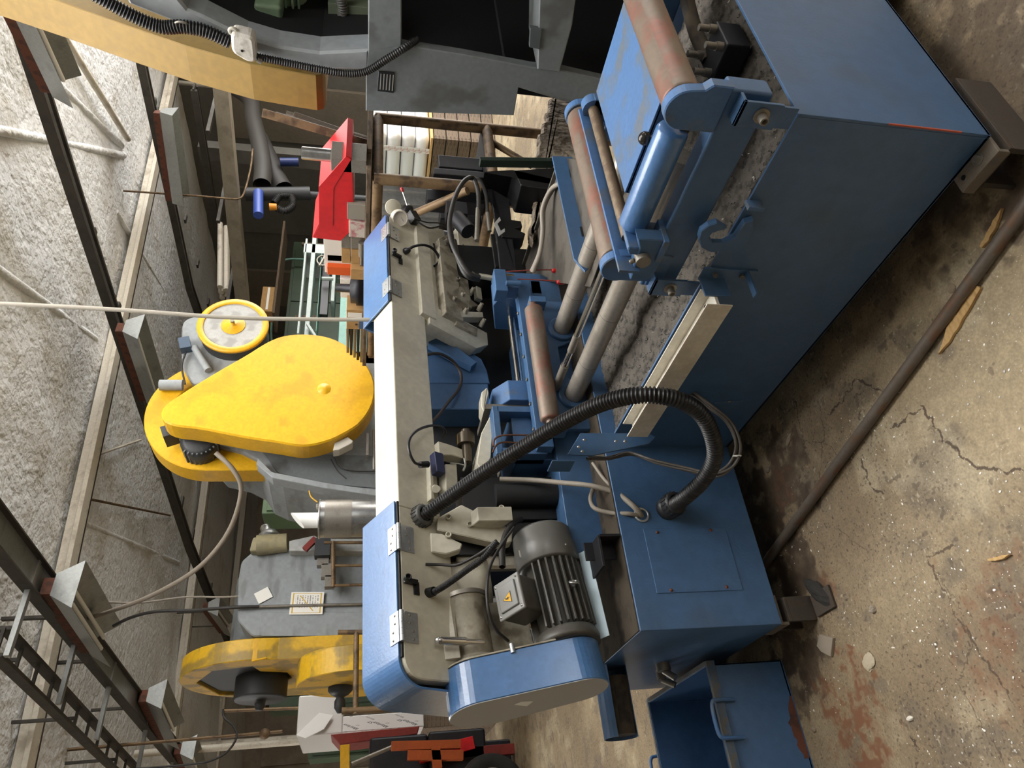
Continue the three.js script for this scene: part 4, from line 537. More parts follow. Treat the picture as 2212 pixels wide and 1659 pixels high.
// ================= presses =================
// --- middle press: teardrop belt guard, flywheel ring, motor pulley ---
{ const p = thing('eccentric_press', 'grey eccentric press with big yellow teardrop belt guard behind the saw bow', 'press', [3.3, 0, -5.6]);
  const zf = -4.85, drop = [[3.077,3.13], [3.14,3.117], [3.278,2.995], [3.465,2.795], [3.647,2.587], [3.798,2.422], [3.862,2.306], [3.886,2.121], [3.855,1.935], [3.73,1.74], [3.542,1.611], [3.375,1.561], [3.18,1.58], [3.005,1.674], [2.919,1.778], [2.852,1.889], [2.801,2.077], [2.832,2.281], [2.87,2.503], [2.943,2.835], [2.973,3.032], [3.012,3.103]];
  const dropC = new THREE.CatmullRomCurve3(drop.map((q) => new THREE.Vector3(q[0], q[1], 0)), true, 'centripetal').getSpacedPoints(90).slice(0, -1).map((q) => [q.x, q.y]), g = part(p, 'belt_guard', exZ(dropC, zf - 0.2, zf, 0.012), M.yellow); const c = [3.328,1.961];
  part(g, 'guard_boss', lathe([c[0], c[1], zf - 0.01], [c[0], c[1], zf + 1], [[0, 0.03], [0.02, 0.03], [0.05, 0.012], [0.06, 0.008]].reverse(), 20), M.yellow); 
  part(g, 'bare_patch', exZ([[2.87,1.87], [2.921,1.774], [2.884,1.731], [2.863,1.738], [2.805,1.833], [2.796,1.88]].map((q) => [q[0], q[1] - 0.01]), zf - 0.16, zf - 0.06, 0.004), plain(0xcfc9bb, 0.7), 'patch of bare filler on the guard rim');
  // flywheel ring behind it, open towards the right
  const C = [3.37,2.855], R = 0.535, zr = -5.3, ring = [...circ(C[0], C[1], R, 36, 0, Math.PI), [C[0] - R, C[1] - 0.65], [C[0] - R + 0.05, C[1] - 0.65], ...circ(C[0], C[1], R - 0.19, 36, 0, Math.PI).reverse().map((q, i) => i ? q : [q[0] - 0.0, q[1] - 0.3])];
  const fl = part(p, 'flywheel_guard', exZ(ring, zr - 0.2, zr, 0.006), M.yellow); part(fl, 'guard_latch', [bb([C[0] - R - 0.02, C[0] - R], [C[1] - 0.5, C[1] - 0.44], [zr - 0.08, zr - 0.05], 0.003)], M.steelDirty);
  part(p, 'flywheel', lathe([C[0], C[1], zr - 0.22], [C[0], C[1], zr], [[0, 0], [0.46, 0], [0.46, 0.12], [0.4, 0.12], [0.38, 0.08], [0.1, 0.08], [0.08, 0.14], [0, 0.14]], 40), M.pressDark);
  // small pulley: grey disc with yellow rim
  const W = [4.149,2.776], zw = -5.1, wh = part(p, 'drive_pulley', lathe([W[0], W[1], zw - 0.22], [W[0], W[1], zw], [[0, 0], [0.27, 0], [0.28, 0.02], [0.28, 0.2], [0.285, 0.21]], 40), M.darkGrey);
  part(wh, 'pulley_rim', lathe([W[0], W[1], zw - 0.02], [W[0], W[1], zw], [[0.245, 0.01], [0.245, 0.03], [0.295, 0.03], [0.295, 0], [0.27, 0]], 44), M.yellow); part(wh, 'pulley_disc', lathe([W[0], W[1], zw - 0.02], [W[0], W[1], zw], [[0, 0.024], [0.247, 0.02]].reverse(), 40), paint(0xa9a9a5, 0x7d7b76, 0.4, 0.6, 0, 0.3));
  part(wh, 'pulley_hub', lathe([W[0], W[1], zw], [W[0], W[1], zw + 1], [[0, 0.05], [0.018, 0.05], [0.018, 0.015], [0.1, 0.01], [0.1, 0]].reverse(), 32), M.yellow); part(wh, 'shaft_end', cy([W[0], W[1], zw + 0.01], [W[0], W[1], zw + 0.07], 0.016), M.steelDirty);
  const K = [3.951,3.022]; part(p, 'brake_housing', [exZ(rounded([[4.2,3.229], [4.306,3.226], [4.366,3.118], [4.021,2.568], [3.719,2.538], [3.608,3.047], [3.797,3.167]], 0.06), -5.6, -5.24, 0.01), cy([3.604,3.308,-5.25], [3.609,3.13,-5.25], 0.045), cy([3.973,3.084,-5.2], [3.732,2.939,-5.2], 0.03)], M.pressGrey); part(p, 'valve_coil', [bx(0.12, 0.09, 0.08, [3.995,3.161,-5.2], [0, 0, 0.3])], plain(0x3c4f63, 0.5)); part(p, 'control_lead', tube([[3.921,3.143,-5.2], [3.773,3.153,-5.2], [3.598,3.105,-5.22]], 0.008), M.cableDark);
  // motor under the guard, with cable to the tray
  const A = [2.973,3.006,-5.1], B = [A[0] + 0.0, A[1] + 0.0, A[2] - 0.35]; const mo = part(p, 'press_motor', [lathe([[3.045,2.914,-5.15][0], [3.045,2.914,-5.15][1], -5.5], [3.003,2.897,-5.08], [[0, 0], [0.13, 0], [0.14, 0.02], [0.14, 0.36], [0.1, 0.4], [0, 0.4]], 28), bx(0.1, 0.1, 0.16, [3.064,3.12,-5.15], [0, 0, 0.4])], M.darkGrey); for (let i = 0; i < 9; i++) { const q = [3.045,2.914,-5.15], a = (150 + i * 12) * DEG; part(mo, 'motor_fin', bx(0.012, 0.03, 0.3, [q[0] + 0.15 * Math.cos(a), q[1] + 0.15 * Math.sin(a), -5.28], [0, 0, a - Math.PI / 2], 0.002), M.pressDark); }
  // frame: curved neck and body down to the floor
  part(p, 'press_frame', [exZ([[3.032,2.797], [2.978,2.602], [2.902,2.467], [2.77,2.381], [2.708,2.261], [2.625,1.938], [2.539,1.487], [2.52, 0.06], [3.9, 0.06], [3.9, 2.8], [3.2, 2.95]], -6.0, -5.25, 0.012)], M.pressGrey); part(p, 'frame_rib', [exZ([[2.846,2.443], [2.723,2.328], [2.632,1.937], [2.556,1.489], [2.507,1.488], [2.584,1.935], [2.674,2.323], [2.796,2.452]], -5.25, -5.12, 0.004)], M.pressGrey);
  part(p, 'side_panel', [exZ(rounded([[2.973,2.442], [2.953,2.172], [2.934,1.489], [2.633,1.488], [2.681,1.941], [2.776,2.301]], 0.03), -5.25, -5.235, 0.003)], M.pressDark); part(p, 'press_foot', [bb([2.45, 4.0], [0, 0.09], [-6.05, -5.15], 0.01)], M.pressDark);
  part(p, 'panel_wire', [tube([[2.921,1.879,-5.22], [2.804,1.82,-5.2], [2.775,1.728,-5.2], [2.77,1.508,-5.2]], 0.006), tube([[2.891,1.896,-5.22], [2.771,1.836,-5.2], [2.704,1.769,-5.2]], 0.005)], M.cableDark); part(p, 'flange_plate', [bb([2.78, 2.98], [1.6, 1.62], [-5.05, -4.95], 0.002), cy([3.034,1.56,-5], [2.676,1.556,-5], 0.012)], M.steelDirty);
  single('motor_cable', tube([[2.88,2.756,-5.1], [2.778,2.635,-5.15], [2.689,2.57,-5.25], [2.604,2.588,-5.4], [2.463,2.704,-5.7], [2.312,2.941,-6], [2.197,3.335,-6.3], [2.173,3.723,-6.6], [2.185,3.952,-6.8]], 0.019, 10, 80), plain(0x93897c, 0.6), 'thick grey cable curving from the teardrop-guard press up to the cable tray', 'cable');
}
// --- left press: flat grey body with paper notices, two yellow wheel guards ---
{ const p = thing('eccentric_press', 'grey press with two yellow wheel guards and paper notices on its flat side', 'press', [2.2, 0, -6.6]), z = -6.2;
  part(p, 'press_body', [exZ(rounded([[1.925,2.622], [2.278,2.655], [2.433,2.646], [2.523,2.556], [2.533,2.278], [2.509,2.001], [2.487,1.143], [2.6, 0.1], [1.72, 0.1], [1.788,2.492]], 0.03), z - 0.9, z, 0.01)], M.pressGrey); part(p, 'press_foot', [bb([1.6, 2.75], [0, 0.11], [-7.2, -6.12], 0.01)], M.pressDark);
  part(p, 'raised_panel', [exZ(rounded([[1.952,2.446], [1.982,2.427], [1.945,1.549], [1.743,1.546], [1.785,2.43]], 0.02), z, z + 0.012, 0.004)], M.pressGrey); part(p, 'rounded_crown', [cy([1.78, 2.55, -6.75], [2.45, 2.55, -6.75], 0.2, 0.2, 28)], M.pressDark);
  part(p, 'clamp_ring', [cy([2.553,2.527,-6.15], [2.573,2.278,-6.15], 0.09, 0.08, 24), exZ(rounded([[2.483,2.577], [2.609,2.56], [2.62,2.457], [2.479,2.436]], 0.02), -6.5, -6.1, 0.01)], paint(0xa79d7a, 0x7f7b6c, 0.5, 0.6)); part(p, 'knob_cap', [lathe([2.657,2.446,-6.3], [2.828,2.51,-6.3], [[0, 0], [0.1, 0], [0.1, 0.03], [0.075, 0.08], [0.045, 0.1], [0.045, 0.14], [0.03, 0.16], [0, 0.165]], 28)], M.steel);
  part(p, 'ram_block', [exZ(rounded([[2.56,2.254], [2.607,2.042], [2.576,2.001], [2.566,1.54], [2.448,1.538], [2.467,2.247]], 0.01), -6.3, -6.08, 0.006)], paint(0xb5b7b4, 0x83827d, 0.3, 0.6));
  part(p, 'red_handle', [bar([2.44,2.113,-6], [2.539,2.026,-6], 0.045, 0.05)], M.redDark); part(p, 'control_box', [bx(0.16, 0.13, 0.1, [2.448,1.963,-6])], M.darkGrey);
  part(p, 'pipe_guard', [cy([2.489,1.875,-5.95], [2.09,1.858,-5.95], 0.018), cy([2.102,1.859,-5.95], [2.1,1.48,-5.95], 0.012), cy([2.274,1.874,-5.95], [2.266,1.481,-5.95], 0.012), cy([2.482,1.952,-5.95], [2.471,1.483,-5.95], 0.014)], M.pipeBrown); part(p, 'cam_step', [bx(0.1, 0.1, 0.08, [2.355,1.956,-6.05]), bx(0.12, 0.09, 0.08, [2.26,1.921,-6.05]), bx(0.1, 0.08, 0.08, [2.166,1.894,-6.05])], M.steelDirty);
  // notices
  const pr = texture(256, 1, (u, v) => { const on = u > 0.07 && u < 0.93 && v > 0.08 && v < 0.92, edge = (Math.abs(u - 0.07) < 0.012 || Math.abs(u - 0.93) < 0.012 || Math.abs(v - 0.08) < 0.018 || Math.abs(v - 0.92) < 0.018); if (edge && u > 0.05 && u < 0.95 && v > 0.06 && v < 0.94) return [205, 170, 70]; if (Math.abs(v - (0.2 + 0.62 * u)) < 0.02 && u > 0.15 && u < 0.85) return [205, 170, 70]; if (on && u > 0.3 && u < 0.85 && v > 0.15 && v < 0.85 && Math.floor(v * 26) % 2 === 0 && hash(Math.floor(u * 60), Math.floor(v * 26), 4) > 0.3) return [160, 158, 152]; return [236, 233, 224]; }); pr.repeat.set(1, 1);
  const nt = (q, w, h, rot, m, l) => { const g = new THREE.BoxGeometry(w, h, 0.004).rotateZ(rot).translate(q[0], q[1], q[2]); part(p, 'paper_notice', g, m, l, true); }; nt([2.037,2.077,-6.175], 0.19, 0.27, -0.03, std({ map: pr, roughness: 0.6 }), 'framed white notice with yellow border'); nt([2.123,2.437,-6.19], 0.1, 0.12, 0.5, M.paper, 'small white note stuck askew');
  part(p, 'conduit', cy([2.024,2.677,-6.17], [2.003,1.156,-6.17], 0.012), M.steelDirty);
  // upper wheel guard: slab facing left with a cut-out and black hub
  const X0 = 1.59, hole = [[-6.798,2.987], [-6.43,2.803], [-6.352,2.489], [-6.529,2.445], [-6.61,2.235], [-6.813,2.21], [-7.074,2.407], [-7.41,2.54], [-7.294,2.87]];
  const up = part(p, 'wheel_guard', [exX([...circ(-6.83, 2.44, 0.68, 40, -0.35, Math.PI * 0.97), [-7.5, 1.2], [-6.17, 0.5], [-6.17, 2.3]], X0, X0 + 0.17, 0.006, [hole.map(([a, b]) => [Math.max(-7.4, Math.min(-6.32, a)), Math.max(2.0, Math.min(3.0, b))])])], M.yellowDirty);
  part(up, 'guard_hinge', [bb([X0 - 0.004, X0 + 0.17], [2.43, 2.47], [-6.165, -6.15], 0.004), cy([X0 - 0.01, 2.47, -6.15], [X0 + 0.01, 2.36, -6.15], 0.008)], M.yellow); part(p, 'wheel', [cy([X0 + 0.03, 2.44, -6.83], [X0 + 0.12, 2.44, -6.83], 0.6, 0.6, 40)], M.darkGrey); const hb = part(p, 'wheel_hub', lathe([X0 + 0.1, 2.46, -6.85], [X0 - 1, 2.46, -6.85], [[0.22, 0], [0.22, 0.24], [0.21, 0.26], [0.05, 0.26], [0.04, 0.31], [0.03, 0.34], [0, 0.34]], 36), M.darkGrey);
  const X2 = 1.4, lo = part(p, 'wheel_guard', [exX([...circ(-6.35, 1.66, 0.47, 40, 0.05, Math.PI * 1.0), [-6.8, 0.9], [-5.9, 0.9]], X2, X2 + 0.2, 0.006)], M.yellowDirty); part(lo, 'hub', lathe([X2 + 0.02, 1.78, -6.4], [X2 - 1, 1.78, -6.4], [[0.1, 0], [0.1, 0.05], [0.07, 0.08], [0.03, 0.1], [0.045, 0.13], [0.045, 0.18], [0.02, 0.22], [0, 0.22]], 28), M.darkGrey); part(lo, 'guard_strap', [bb([X2 - 0.01, X2 + 0.02], [1.3, 1.34], [-6.75, -5.95], 0.003)], M.yellow);
}
// pipe railing in front of the left press
{ const r = thing('pipe_railing', 'brown welded pipe stand in front of the yellow wheel guards', 'pipe stand', [1.703,0,-7.387]);
  part(r, 'crossbar', cy([1.616,1.797,-5.6], [1.595,1.207,-5.6], 0.018), M.pipeBrown); part(r, 'upright', cy([1.61,1.66,-5.6], [1.038,1.652,-5.6], 0.02), M.pipeBrown); part(r, 'crossbar', cy([1.063,1.749,-5.6], [1.055,1.451,-5.6], 0.024), M.pipeBrown); part(r, 'upright', cy([1.333,1.458,-5.6], [1.062,1.464,-5.6], 0.018), M.steelDirty); part(r, 'floor_leg', [cy([1.075,1.464,-5.6], [1.075,1.015,-5.6], 0.022), cy([1.075,1.015,-5.6], [[1.075,1.015,-5.6][0], 0, -5.6], 0.02)], M.steelDirty); part(r, 'stub', cy([1.384,1.604,-5.6], [1.379,1.52,-5.6], 0.02), M.pipeBrown); part(r, 'floor_leg', cy([1.595,1.207,-5.6], [[1.595,1.207,-5.6][0], 0, -5.6], 0.018), M.pipeBrown); }
// --- near press on the right, seen from its dark side ---
{ const p = thing('eccentric_press', 'large dark grey press frame with yellow belt guard and white junction box', 'press', [4.2, 0, -1.8]), X = 3.5;
  part(p, 'frame_plate', [exX([[-2.001,1.502], [-2.013,1.188], [-2.039,0.813], [-2.033,0.674], [-2.1, 0.05], [-2.32, 0.05], [-2.165,0.864], [-2.338,0.858], [-2.403,1.675], [-2.157,1.679], [-2.049,1.669]], X, X + 0.06, 0.005)], M.pressDark); part(p, 'frame_beam', [exX([[-1.668,1.676], [-1.647,1.522], [-2.008,1.502], [-2.059,1.669]], X - 0.0, X + 0.25, 0.006)], M.pressDark);
  part(p, 'bolster_block', [exX([[-1.559,0.879], [-1.533,0.691], [-1.778,0.662], [-2.037,0.665], [-2.036,0.788]], X - 0.02, X + 0.4, 0.006)], M.pressDark); part(p, 'bolster_plate', [exX([[-1.814,0.874], [-1.816,0.814], [-1.92,0.803], [-1.915,0.858]], X - 0.03, X, 0.002)], plain(0x4a5052, 0.5));
  part(p, 'frame_neck', [exX([[-1.892,2.549], [-1.952,2.509], [-1.976,2.441], [-2.056,2.261], [-2.085,2.111], [-2.092,1.91], [-2.048,1.665], [-2.16,1.663], [-2.186,1.913], [-2.173,2.118], [-2.101,2.331], [-2.042,2.472], [-2.027,2.574], [-1.964,2.763], [-1.863,2.798]], X + 0.0, X + 0.16, 0.012)], M.pressGrey);
  // closed body behind: back, right side, top and the far wall of the machine
  part(p, 'frame_back', [bb([4.7, 4.78], [0, 3.2], [-2.3, -0.4], 0), bb([3.56, 4.7], [0.86, 1.62], [-2.36, -2.3], 0), bb([3.56, 4.7], [0, 0.9], [-2.24, -2.2], 0), exX([[-2.155,1.663], [-2.183,1.913], [-2.17,2.118], [-2.099,2.331], [-2.039,2.472], [-2.025,2.573], [-1.961,2.762], [-1.861,2.788], [-0.4, 3.6], [-0.4, 3.55], [-1.819,2.772], [-2.004,2.569], [-2.074,2.328], [-2.16,1.912], [-2.134,1.663]], 3.56, 4.7, 0), bb([3.5, 4.78], [0, 3.3], [-0.4, -0.32], 0), bb([3.5, 4.78], [0, 0.04], [-2.05, -0.4], 0)], M.blackMatt);
  part(p, 'belt_guard', [exZ([[3.929,1.914], [3.881,1.925], [3.859,1.962], [3.87,2.07], [3.903,2.324], [4.014,2.684], [4.162,3.048], [4.321,3.417], [4.506,3.888], [5.6, 3.9], [5.4, 1.9], [4.073,1.916], [3.978,1.911]], -2.68, -2.45, 0.004)], paint(0x7e642a, 0x665026, 0.5, 0.65, 0, 0.9, 0.15));
  const cl = part(p, 'ribbed_conduit', hose([[3.46,2.914,-1.9], [3.46,2.725,-2.003], [3.46,2.629,-2.031], [3.46,2.535,-2.018], [3.46,2.443,-2.025], [3.46,2.327,-2.07]], 0.033, 0.014, 14), M.blackHose); part(cl, 'conduit_clip', tor([3.46,2.535,-2.018], 0.036, 0.006, [0, 1.1, 0]), M.steelDirty); part(p, 'ribbed_conduit', hose([[3.46,2.221,-2.129], [3.46,2.068,-2.145], [3.46,1.91,-2.161], [3.46,1.772,-2.167], [3.46,1.679,-2.145], [3.46,1.576,-2.064], [3.48,1.486,-2.002], [3.55,1.427,-1.99]], 0.02, 0.012, 12), M.blackHose);
  const jb = part(p, 'junction_box', [exX(rounded([[-1.988,2.311], [-2.002,2.206], [-2.131,2.209], [-2.138,2.247], [-2.096,2.319]], 0.03), 3.41, 3.5, 0.012)], paint(0xcfcbc2, 0x8d877b, 0.4, 0.6, 0, 0.15)); part(jb, 'box_screw', [cy([3.41,2.269,-2.077], [3.405,2.268,-2.074], 0.006)], M.black); part(jb, 'box_lug', [tor([3.44,2.303,-2], 0.018, 0.008, [0, 1.4, 0])], plain(0xbab5a8, 0.6)); part(jb, 'cable_gland', [cy([3.45,2.206,-2.136], [3.45,2.187,-2.146], 0.016)], M.steelDirty);
  part(p, 'rating_plate', [exX([[-2.156,1.613], [-2.153,1.532], [-2.272,1.531], [-2.271,1.617]], 3.494, 3.5, 0.001)], plain(0x161616, 0.35)); for (let i = 0; i < 5; i++) part(p, 'plate_line', [exX([[-2.167,1.603], [-2.167,1.598], [-2.258,1.6], [-2.259,1.605]].map(([a, b]) => [a, b - i * 0.016]), 3.4925, 3.494, 0)], plain(0x9a9a92, 0.4));
  // green motor inside
  const q = [4.1,2.167,-2.157], mo = part(p, 'green_motor', [lathe([q[0], q[1], q[2] - 0.3], [q[0], q[1], q[2] + 0.3], [[0, 0], [0.15, 0], [0.16, 0.05], [0.16, 0.5], [0.1, 0.55], [0, 0.55]], 28), bx(0.2, 0.14, 0.2, [q[0] - 0.18, q[1] + 0.02, q[2]], [0, 0, 0], 0.02)], paint(0x7f9478, 0x5d6d58, 0.3, 0.5)); for (let i = 0; i < 8; i++) part(mo, 'motor_fin', bx(0.03, 0.012, 0.4, [q[0] - 0.16 * Math.cos((i - 3.5) * 0.2), q[1] + 0.165 * Math.sin((i - 3.5) * 0.24) - 0.0, q[2]], [0, 0, 0], 0.002), paint(0x7f9478, 0x5d6d58, 0.3, 0.5));
  part(p, 'motor_conduit', hose([[4,1.825,-2.048], [4,1.814,-2.148], [4,1.866,-2.221], [4,1.91,-2.28], [4,1.906,-2.327]], 0.028, 0.014, 12), plain(0x6b6a66, 0.5)); part(p, 'switch_box', [bx(0.2, 0.25, 0.25, [4.1,1.767,-2.222])], plain(0x6f7a66, 0.6));
}

// ================= pipe rack between the presses, with what lies on it =================
const TOP = 1.665;
{ const r = thing('pipe_rack', 'rusty welded pipe rack with plank top between saw and presses', 'rack', [3.72, 0, -3.65]), R = 0.034, x0 = 3.43, x1 = 4.02, z0 = -4.5, z1 = -2.8;
  for (const [x, z] of [[x0, z1], [x1, z1], [x0, z0], [x1, z0]]) part(r, 'post', cy([x, 0, z], [x, 1.62, z], R, R, 18), M.pipeBrown);
  for (const y of [1.6, 0.9]) { part(r, 'rail', cy([x0, y, z0], [x0, y, z1], R, R, 18), M.pipeBrown); part(r, 'rail', cy([x1, y, z0], [x1, y, z1], R, R, 18), M.pipeBrown); part(r, 'rail', cy([x0, y, z1], [x1, y, z1], R, R, 18), M.pipeBrown); part(r, 'rail', cy([x0, y, z0], [x1, y, z0], R, R, 18), M.pipeBrown); }
  part(r, 'brace', cy([3.43, 0.35, -2.8], [3.9, 0.9, -2.8], 0.02), M.pipeBrown);
  for (let i = 0; i < 4; i++) part(r, 'plank', bb([3.41 + i * 0.155, 3.555 + i * 0.155], [1.636, TOP], [-4.62 + rr(-0.03, 0.03), -2.7 + rr(-0.03, 0.03)], 0.004), M.woodDark);
  part(r, 'shelf_plate', bb([x0, x1], [0.93, 0.94], [z0, z1], 0.001), M.darkSteel);
}
{ // on the plank top, from the near end (right in view) to the far end
  const item = (n, gs, m, l, c, g) => single(n, gs, m, l, c, g), P = (px, py, X = 3.5) => [px, py, X];
  const B = (x, y, z, r = 0.003) => bb(x, [TOP + y[0], TOP + y[1]], z, r);
  item('steel_block', [B([3.44, 3.6], [0, 0.2], [-2.78, -2.69])], M.steelDirty, 'square dark steel block at the near end of the rack top', 'steel block');
  for (let i = 0; i < 4; i++) item('steel_bar', [bar([3.83 + i * 0.045, TOP, -2.86 - i * 0.02], [3.9 + i * 0.05, TOP + [0.62, 0.55, 0.45, 0.5][i], -2.76 - i * 0.03], 0.035, [0.05, 0.02, 0.03, 0.02][i])], i === 0 ? M.pipeBrown : M.steelDirty, ['thick rusty bar leaning up behind the steel block', 'bright flat bar leaning beside the rusty bar', 'short dull bar leaning in the bar bundle', 'thin grey strip leaning at the end of the bar bundle'][i], 'bar', 'bars leaning on the rack');
  item('pipe_offcut', [lathe([3.53, TOP + 0.2, -2.74], [3.53, TOP + 0.5, -2.74], [[0, 0], [0.035, 0], [0.037, 0.005], [0.037, 0.165], [0.03, 0.17], [0.03, 0.02], [0, 0.02]], 22)], M.steel, 'short bright pipe offcut standing on the steel block', 'pipe');
  // red belt guard lying on its side: rim and back
  { const o = thing('machine_guard', 'bright red sheet metal machine guard standing on the rack top', 'machine guard', [3.6, TOP, -3.3]), O = [[-2.898,1.938], [-2.663,1.781], [-2.672,1.75], [-2.919,1.739], [-3.216,1.738], [-3.331,1.817], [-3.318,1.993], [-3.197,1.948]].map(([z, y]) => [z, Math.max(y, TOP + 0.002)]), c = O.reduce((a, q) => [a[0] + q[0] / O.length, a[1] + q[1] / O.length], [0, 0]), I = O.map((q) => [c[0] + (q[0] - c[0]) * 0.96, c[1] + (q[1] - c[1]) * 0.95]);
    part(o, 'guard_rim', exX(O, 3.44, 3.8, 0.004, [I]), M.red); part(o, 'guard_back', exX(I, 3.78, 3.8, 0.002), M.red); part(o, 'rim_flange', exX([O[7], O[0], O[1], [O[1][0] - 0.02, O[1][1] - 0.03], [O[0][0] - 0.0, O[0][1] - 0.085], [O[7][0], O[7][1] - 0.085]], 3.436, 3.446, 0.001), M.red); }
  for (let i = 0; i < 4; i++) item('steel_brick', [B([3.47, 3.53], [0.03 + (i % 2) * 0.062, 0.088 + (i % 2) * 0.062], [-3.42 - (i >> 1) * 0.14, -3.29 - (i >> 1) * 0.14])], i > 1 ? M.cardboard : M.steelDirty, ['dull steel brick in the red guard, lower one at the near end', 'dull steel brick in the red guard, upper one at the near end', 'tan block in the red guard, lower one at the far end', 'tan block in the red guard, upper one at the far end'][i], 'block', 'blocks inside the red guard');
  item('batten', [B([3.45, 3.5], [0.0, 0.03], [-3.56, -3.29])], M.woodDark, 'flat wooden batten under the blocks in the red guard', 'batten');
  item('carton', [B([3.42, 3.46], [0, 0.11], [-3.12, -3.0])], plain(0x8d867a, 0.7), 'crushed grey box in front of the red guard', 'box'); item('carton', [B([3.42, 3.46], [0, 0.1], [-3.27, -3.14])], paint(0xc8beb2, 0xa0353f, 0.45, 0.7, 0, 0.12), 'white box with red stains in front of the red guard', 'box');
  item('drill_chuck', [cy([3.43, TOP + 0.02, -3.32], [3.43, TOP + 0.02, -3.44], 0.02), cy([3.43, TOP + 0.02, -3.44], [3.43, TOP + 0.02, -3.52], 0.009)], M.steelDirty, 'small drill chuck lying before the red guard', 'chuck'); item('carton', [B([3.42, 3.5], [0, 0.09], [-3.66, -3.56])], M.cardboard, 'small tan box between red guard and black flange', 'box');
  { const o = thing('steel_channel', 'pale steel channel with orange end standing behind the red guard', 'bracket', [3.75, TOP, -3.75]); part(o, 'channel', [B([3.7, 3.95], [0.0, 0.26], [-3.78, -3.72]), B([3.7, 3.72], [0, 0.28], [-3.9, -3.5])], plain(0xd8d6ce, 0.5)); part(o, 'orange_end', [B([3.66, 3.9], [0.06, 0.26], [-3.88, -3.8])], plain(0xd2551f, 0.5)); }
  item('flange', [lathe([3.52, TOP, -3.86], [3.52, TOP + 1, -3.86], [[0, 0], [0.12, 0], [0.12, 0.05], [0.105, 0.055], [0.105, 0.09], [0.03, 0.1], [0.03, 0.2], [0, 0.2]], 30)], M.darkSteel, 'black turned flange with a stub shaft on the rack top', 'flange');
  item('metal_box', [B([3.66, 3.84], [0, 0.17], [-4.12, -3.92])], paint(0xe4e2da, 0xb9b4a8, 0.4, 0.6), 'scuffed white metal box behind the black flange', 'box');
  { const o = thing('cardboard_box', 'small brown cardboard box with white label at the far rack end', 'box', [3.5, TOP, -4.1]); part(o, 'carton', [B([3.44, 3.58], [0, 0.12], [-4.22, -4.0])], M.cardboard); part(o, 'label', [B([3.437, 3.44], [0.01, 0.11], [-4.08, -4.03])], M.paper); part(o, 'blue_band', [B([3.437, 3.44], [0.0, 0.03], [-4.21, -4.09])], plain(0x3a5f86, 0.6)); part(o, 'eyelet', cy([3.436, TOP + 0.05, -4.16], [3.44, TOP + 0.05, -4.16], 0.009), M.darkGrey); }
  for (let i = 0; i < 5; i++) item('steel_strip', [B([3.46, 3.76], [i * 0.026, 0.02 + i * 0.026], [-4.66 + i * 0.03, -4.24])], i % 2 ? M.darkSteel : M.steelDirty, ['lowest', 'second lowest', 'middle', 'second highest', 'top'][i] + ' flat strip of the stepped stack at the far rack end', 'strip', 'flat strips stacked on the rack');
  // on the shelf plate below: black die sets
  for (const [x, y0, y1, z, w, d, l] of [[3.46, 0.94, 1.3, -2.96, 0.1, 0.1, 'tall black die plate leaning at the near end of the rack shelf'], [3.6, 0.94, 1.26, -2.92, 0.06, 0.16, 'thin black die plate behind the tall one on the rack shelf'], [3.74, 0.94, 1.22, -2.94, 0.12, 0.14, 'broad black die block at the back of the rack shelf'], [3.5, 0.94, 1.12, -3.16, 0.16, 0.16, 'squat black die block in the middle of the rack shelf'], [3.5, 1.12, 1.2, -3.14, 0.1, 0.1, 'small black die stacked on the squat block']]) item('die_block', [bb([x - w / 2, x + w / 2], [y0, y1], [z - d / 2, z + d / 2], 0.006)], M.darkSteel, l, 'die', 'die blocks on the rack shelf');
  item('die_disc', [cy([3.55, 1.08, -3.38], [3.42, 1.16, -3.33], 0.13, 0.13, 28), cy([3.42, 1.16, -3.33], [3.36, 1.197, -3.307], 0.04)], M.darkSteel, 'black disc with square stub leaning among the dies', 'disc');
  item('leaning_flat_bar', [bar([3.42, 0.95, -3.3], [3.42, 1.12, -3.06], 0.02, 0.06)], M.steelDirty, 'grey flat bar leaning against the dies on the rack shelf', 'flat bar');
}
{ // stack of white sacks beyond the rack, on a crate
  const crate = thing('wooden_crate', 'wooden crate carrying the stack of white sacks', 'crate', [8.6, 0, -6.5]); for (let i = 0; i < 5; i++) part(crate, 'board', bb([8.02, 9.2], [0.165 * i + 0.01, 0.165 * i + 0.16], [-5.82, -5.78], 0.004), M.woodDark); for (let i = 0; i < 5; i++) part(crate, 'board', bb([7.98, 8.02], [0.165 * i + 0.01, 0.165 * i + 0.16], [-7.2, -5.78], 0.004), M.woodDark); part(crate, 'lid', bb([7.98, 9.22], [0.835, 0.865], [-7.2, -5.78], 0.003), M.woodPale); part(crate, 'inner_box', bb([8.03, 9.18], [0, 0.83], [-7.18, -5.83], 0), M.woodDark);
  const sack = (y, k) => { const g = new RoundedBoxGeometry(1.1, 0.178, 1.3, 4, 0.08), p = g.attributes.position; for (let i = 0; i < p.count; i++) { const x = p.getX(i), z = p.getZ(i); p.setY(i, p.getY(i) + 0.008 * (fbm(x + 3 + k, z + 3, 8, 3, 9 + k) - 0.5)); } g.computeVertexNormals(); g.translate(8.58 + 0.02 * (k % 2), y, -6.48); single('plastic_sack', [g], M.plastic, ['lowest', 'second lowest', 'second highest', 'top'][k] + ' white plastic sack of the stack beyond the rack', 'sack', 'white sacks stacked on the crate'); };
  for (let k = 0; k < 4; k++) sack(0.96 + k * 0.186, k);
  single('packing_tape', [bb([8.01, 8.014], [0.87, 1.64], [-6.06, -5.98], 0)], paint(0xe8e6e0, 0xb04038, 0.3, 0.4, 0, 0.08), 'printed tape strip round the stack of white sacks', 'tape');
}
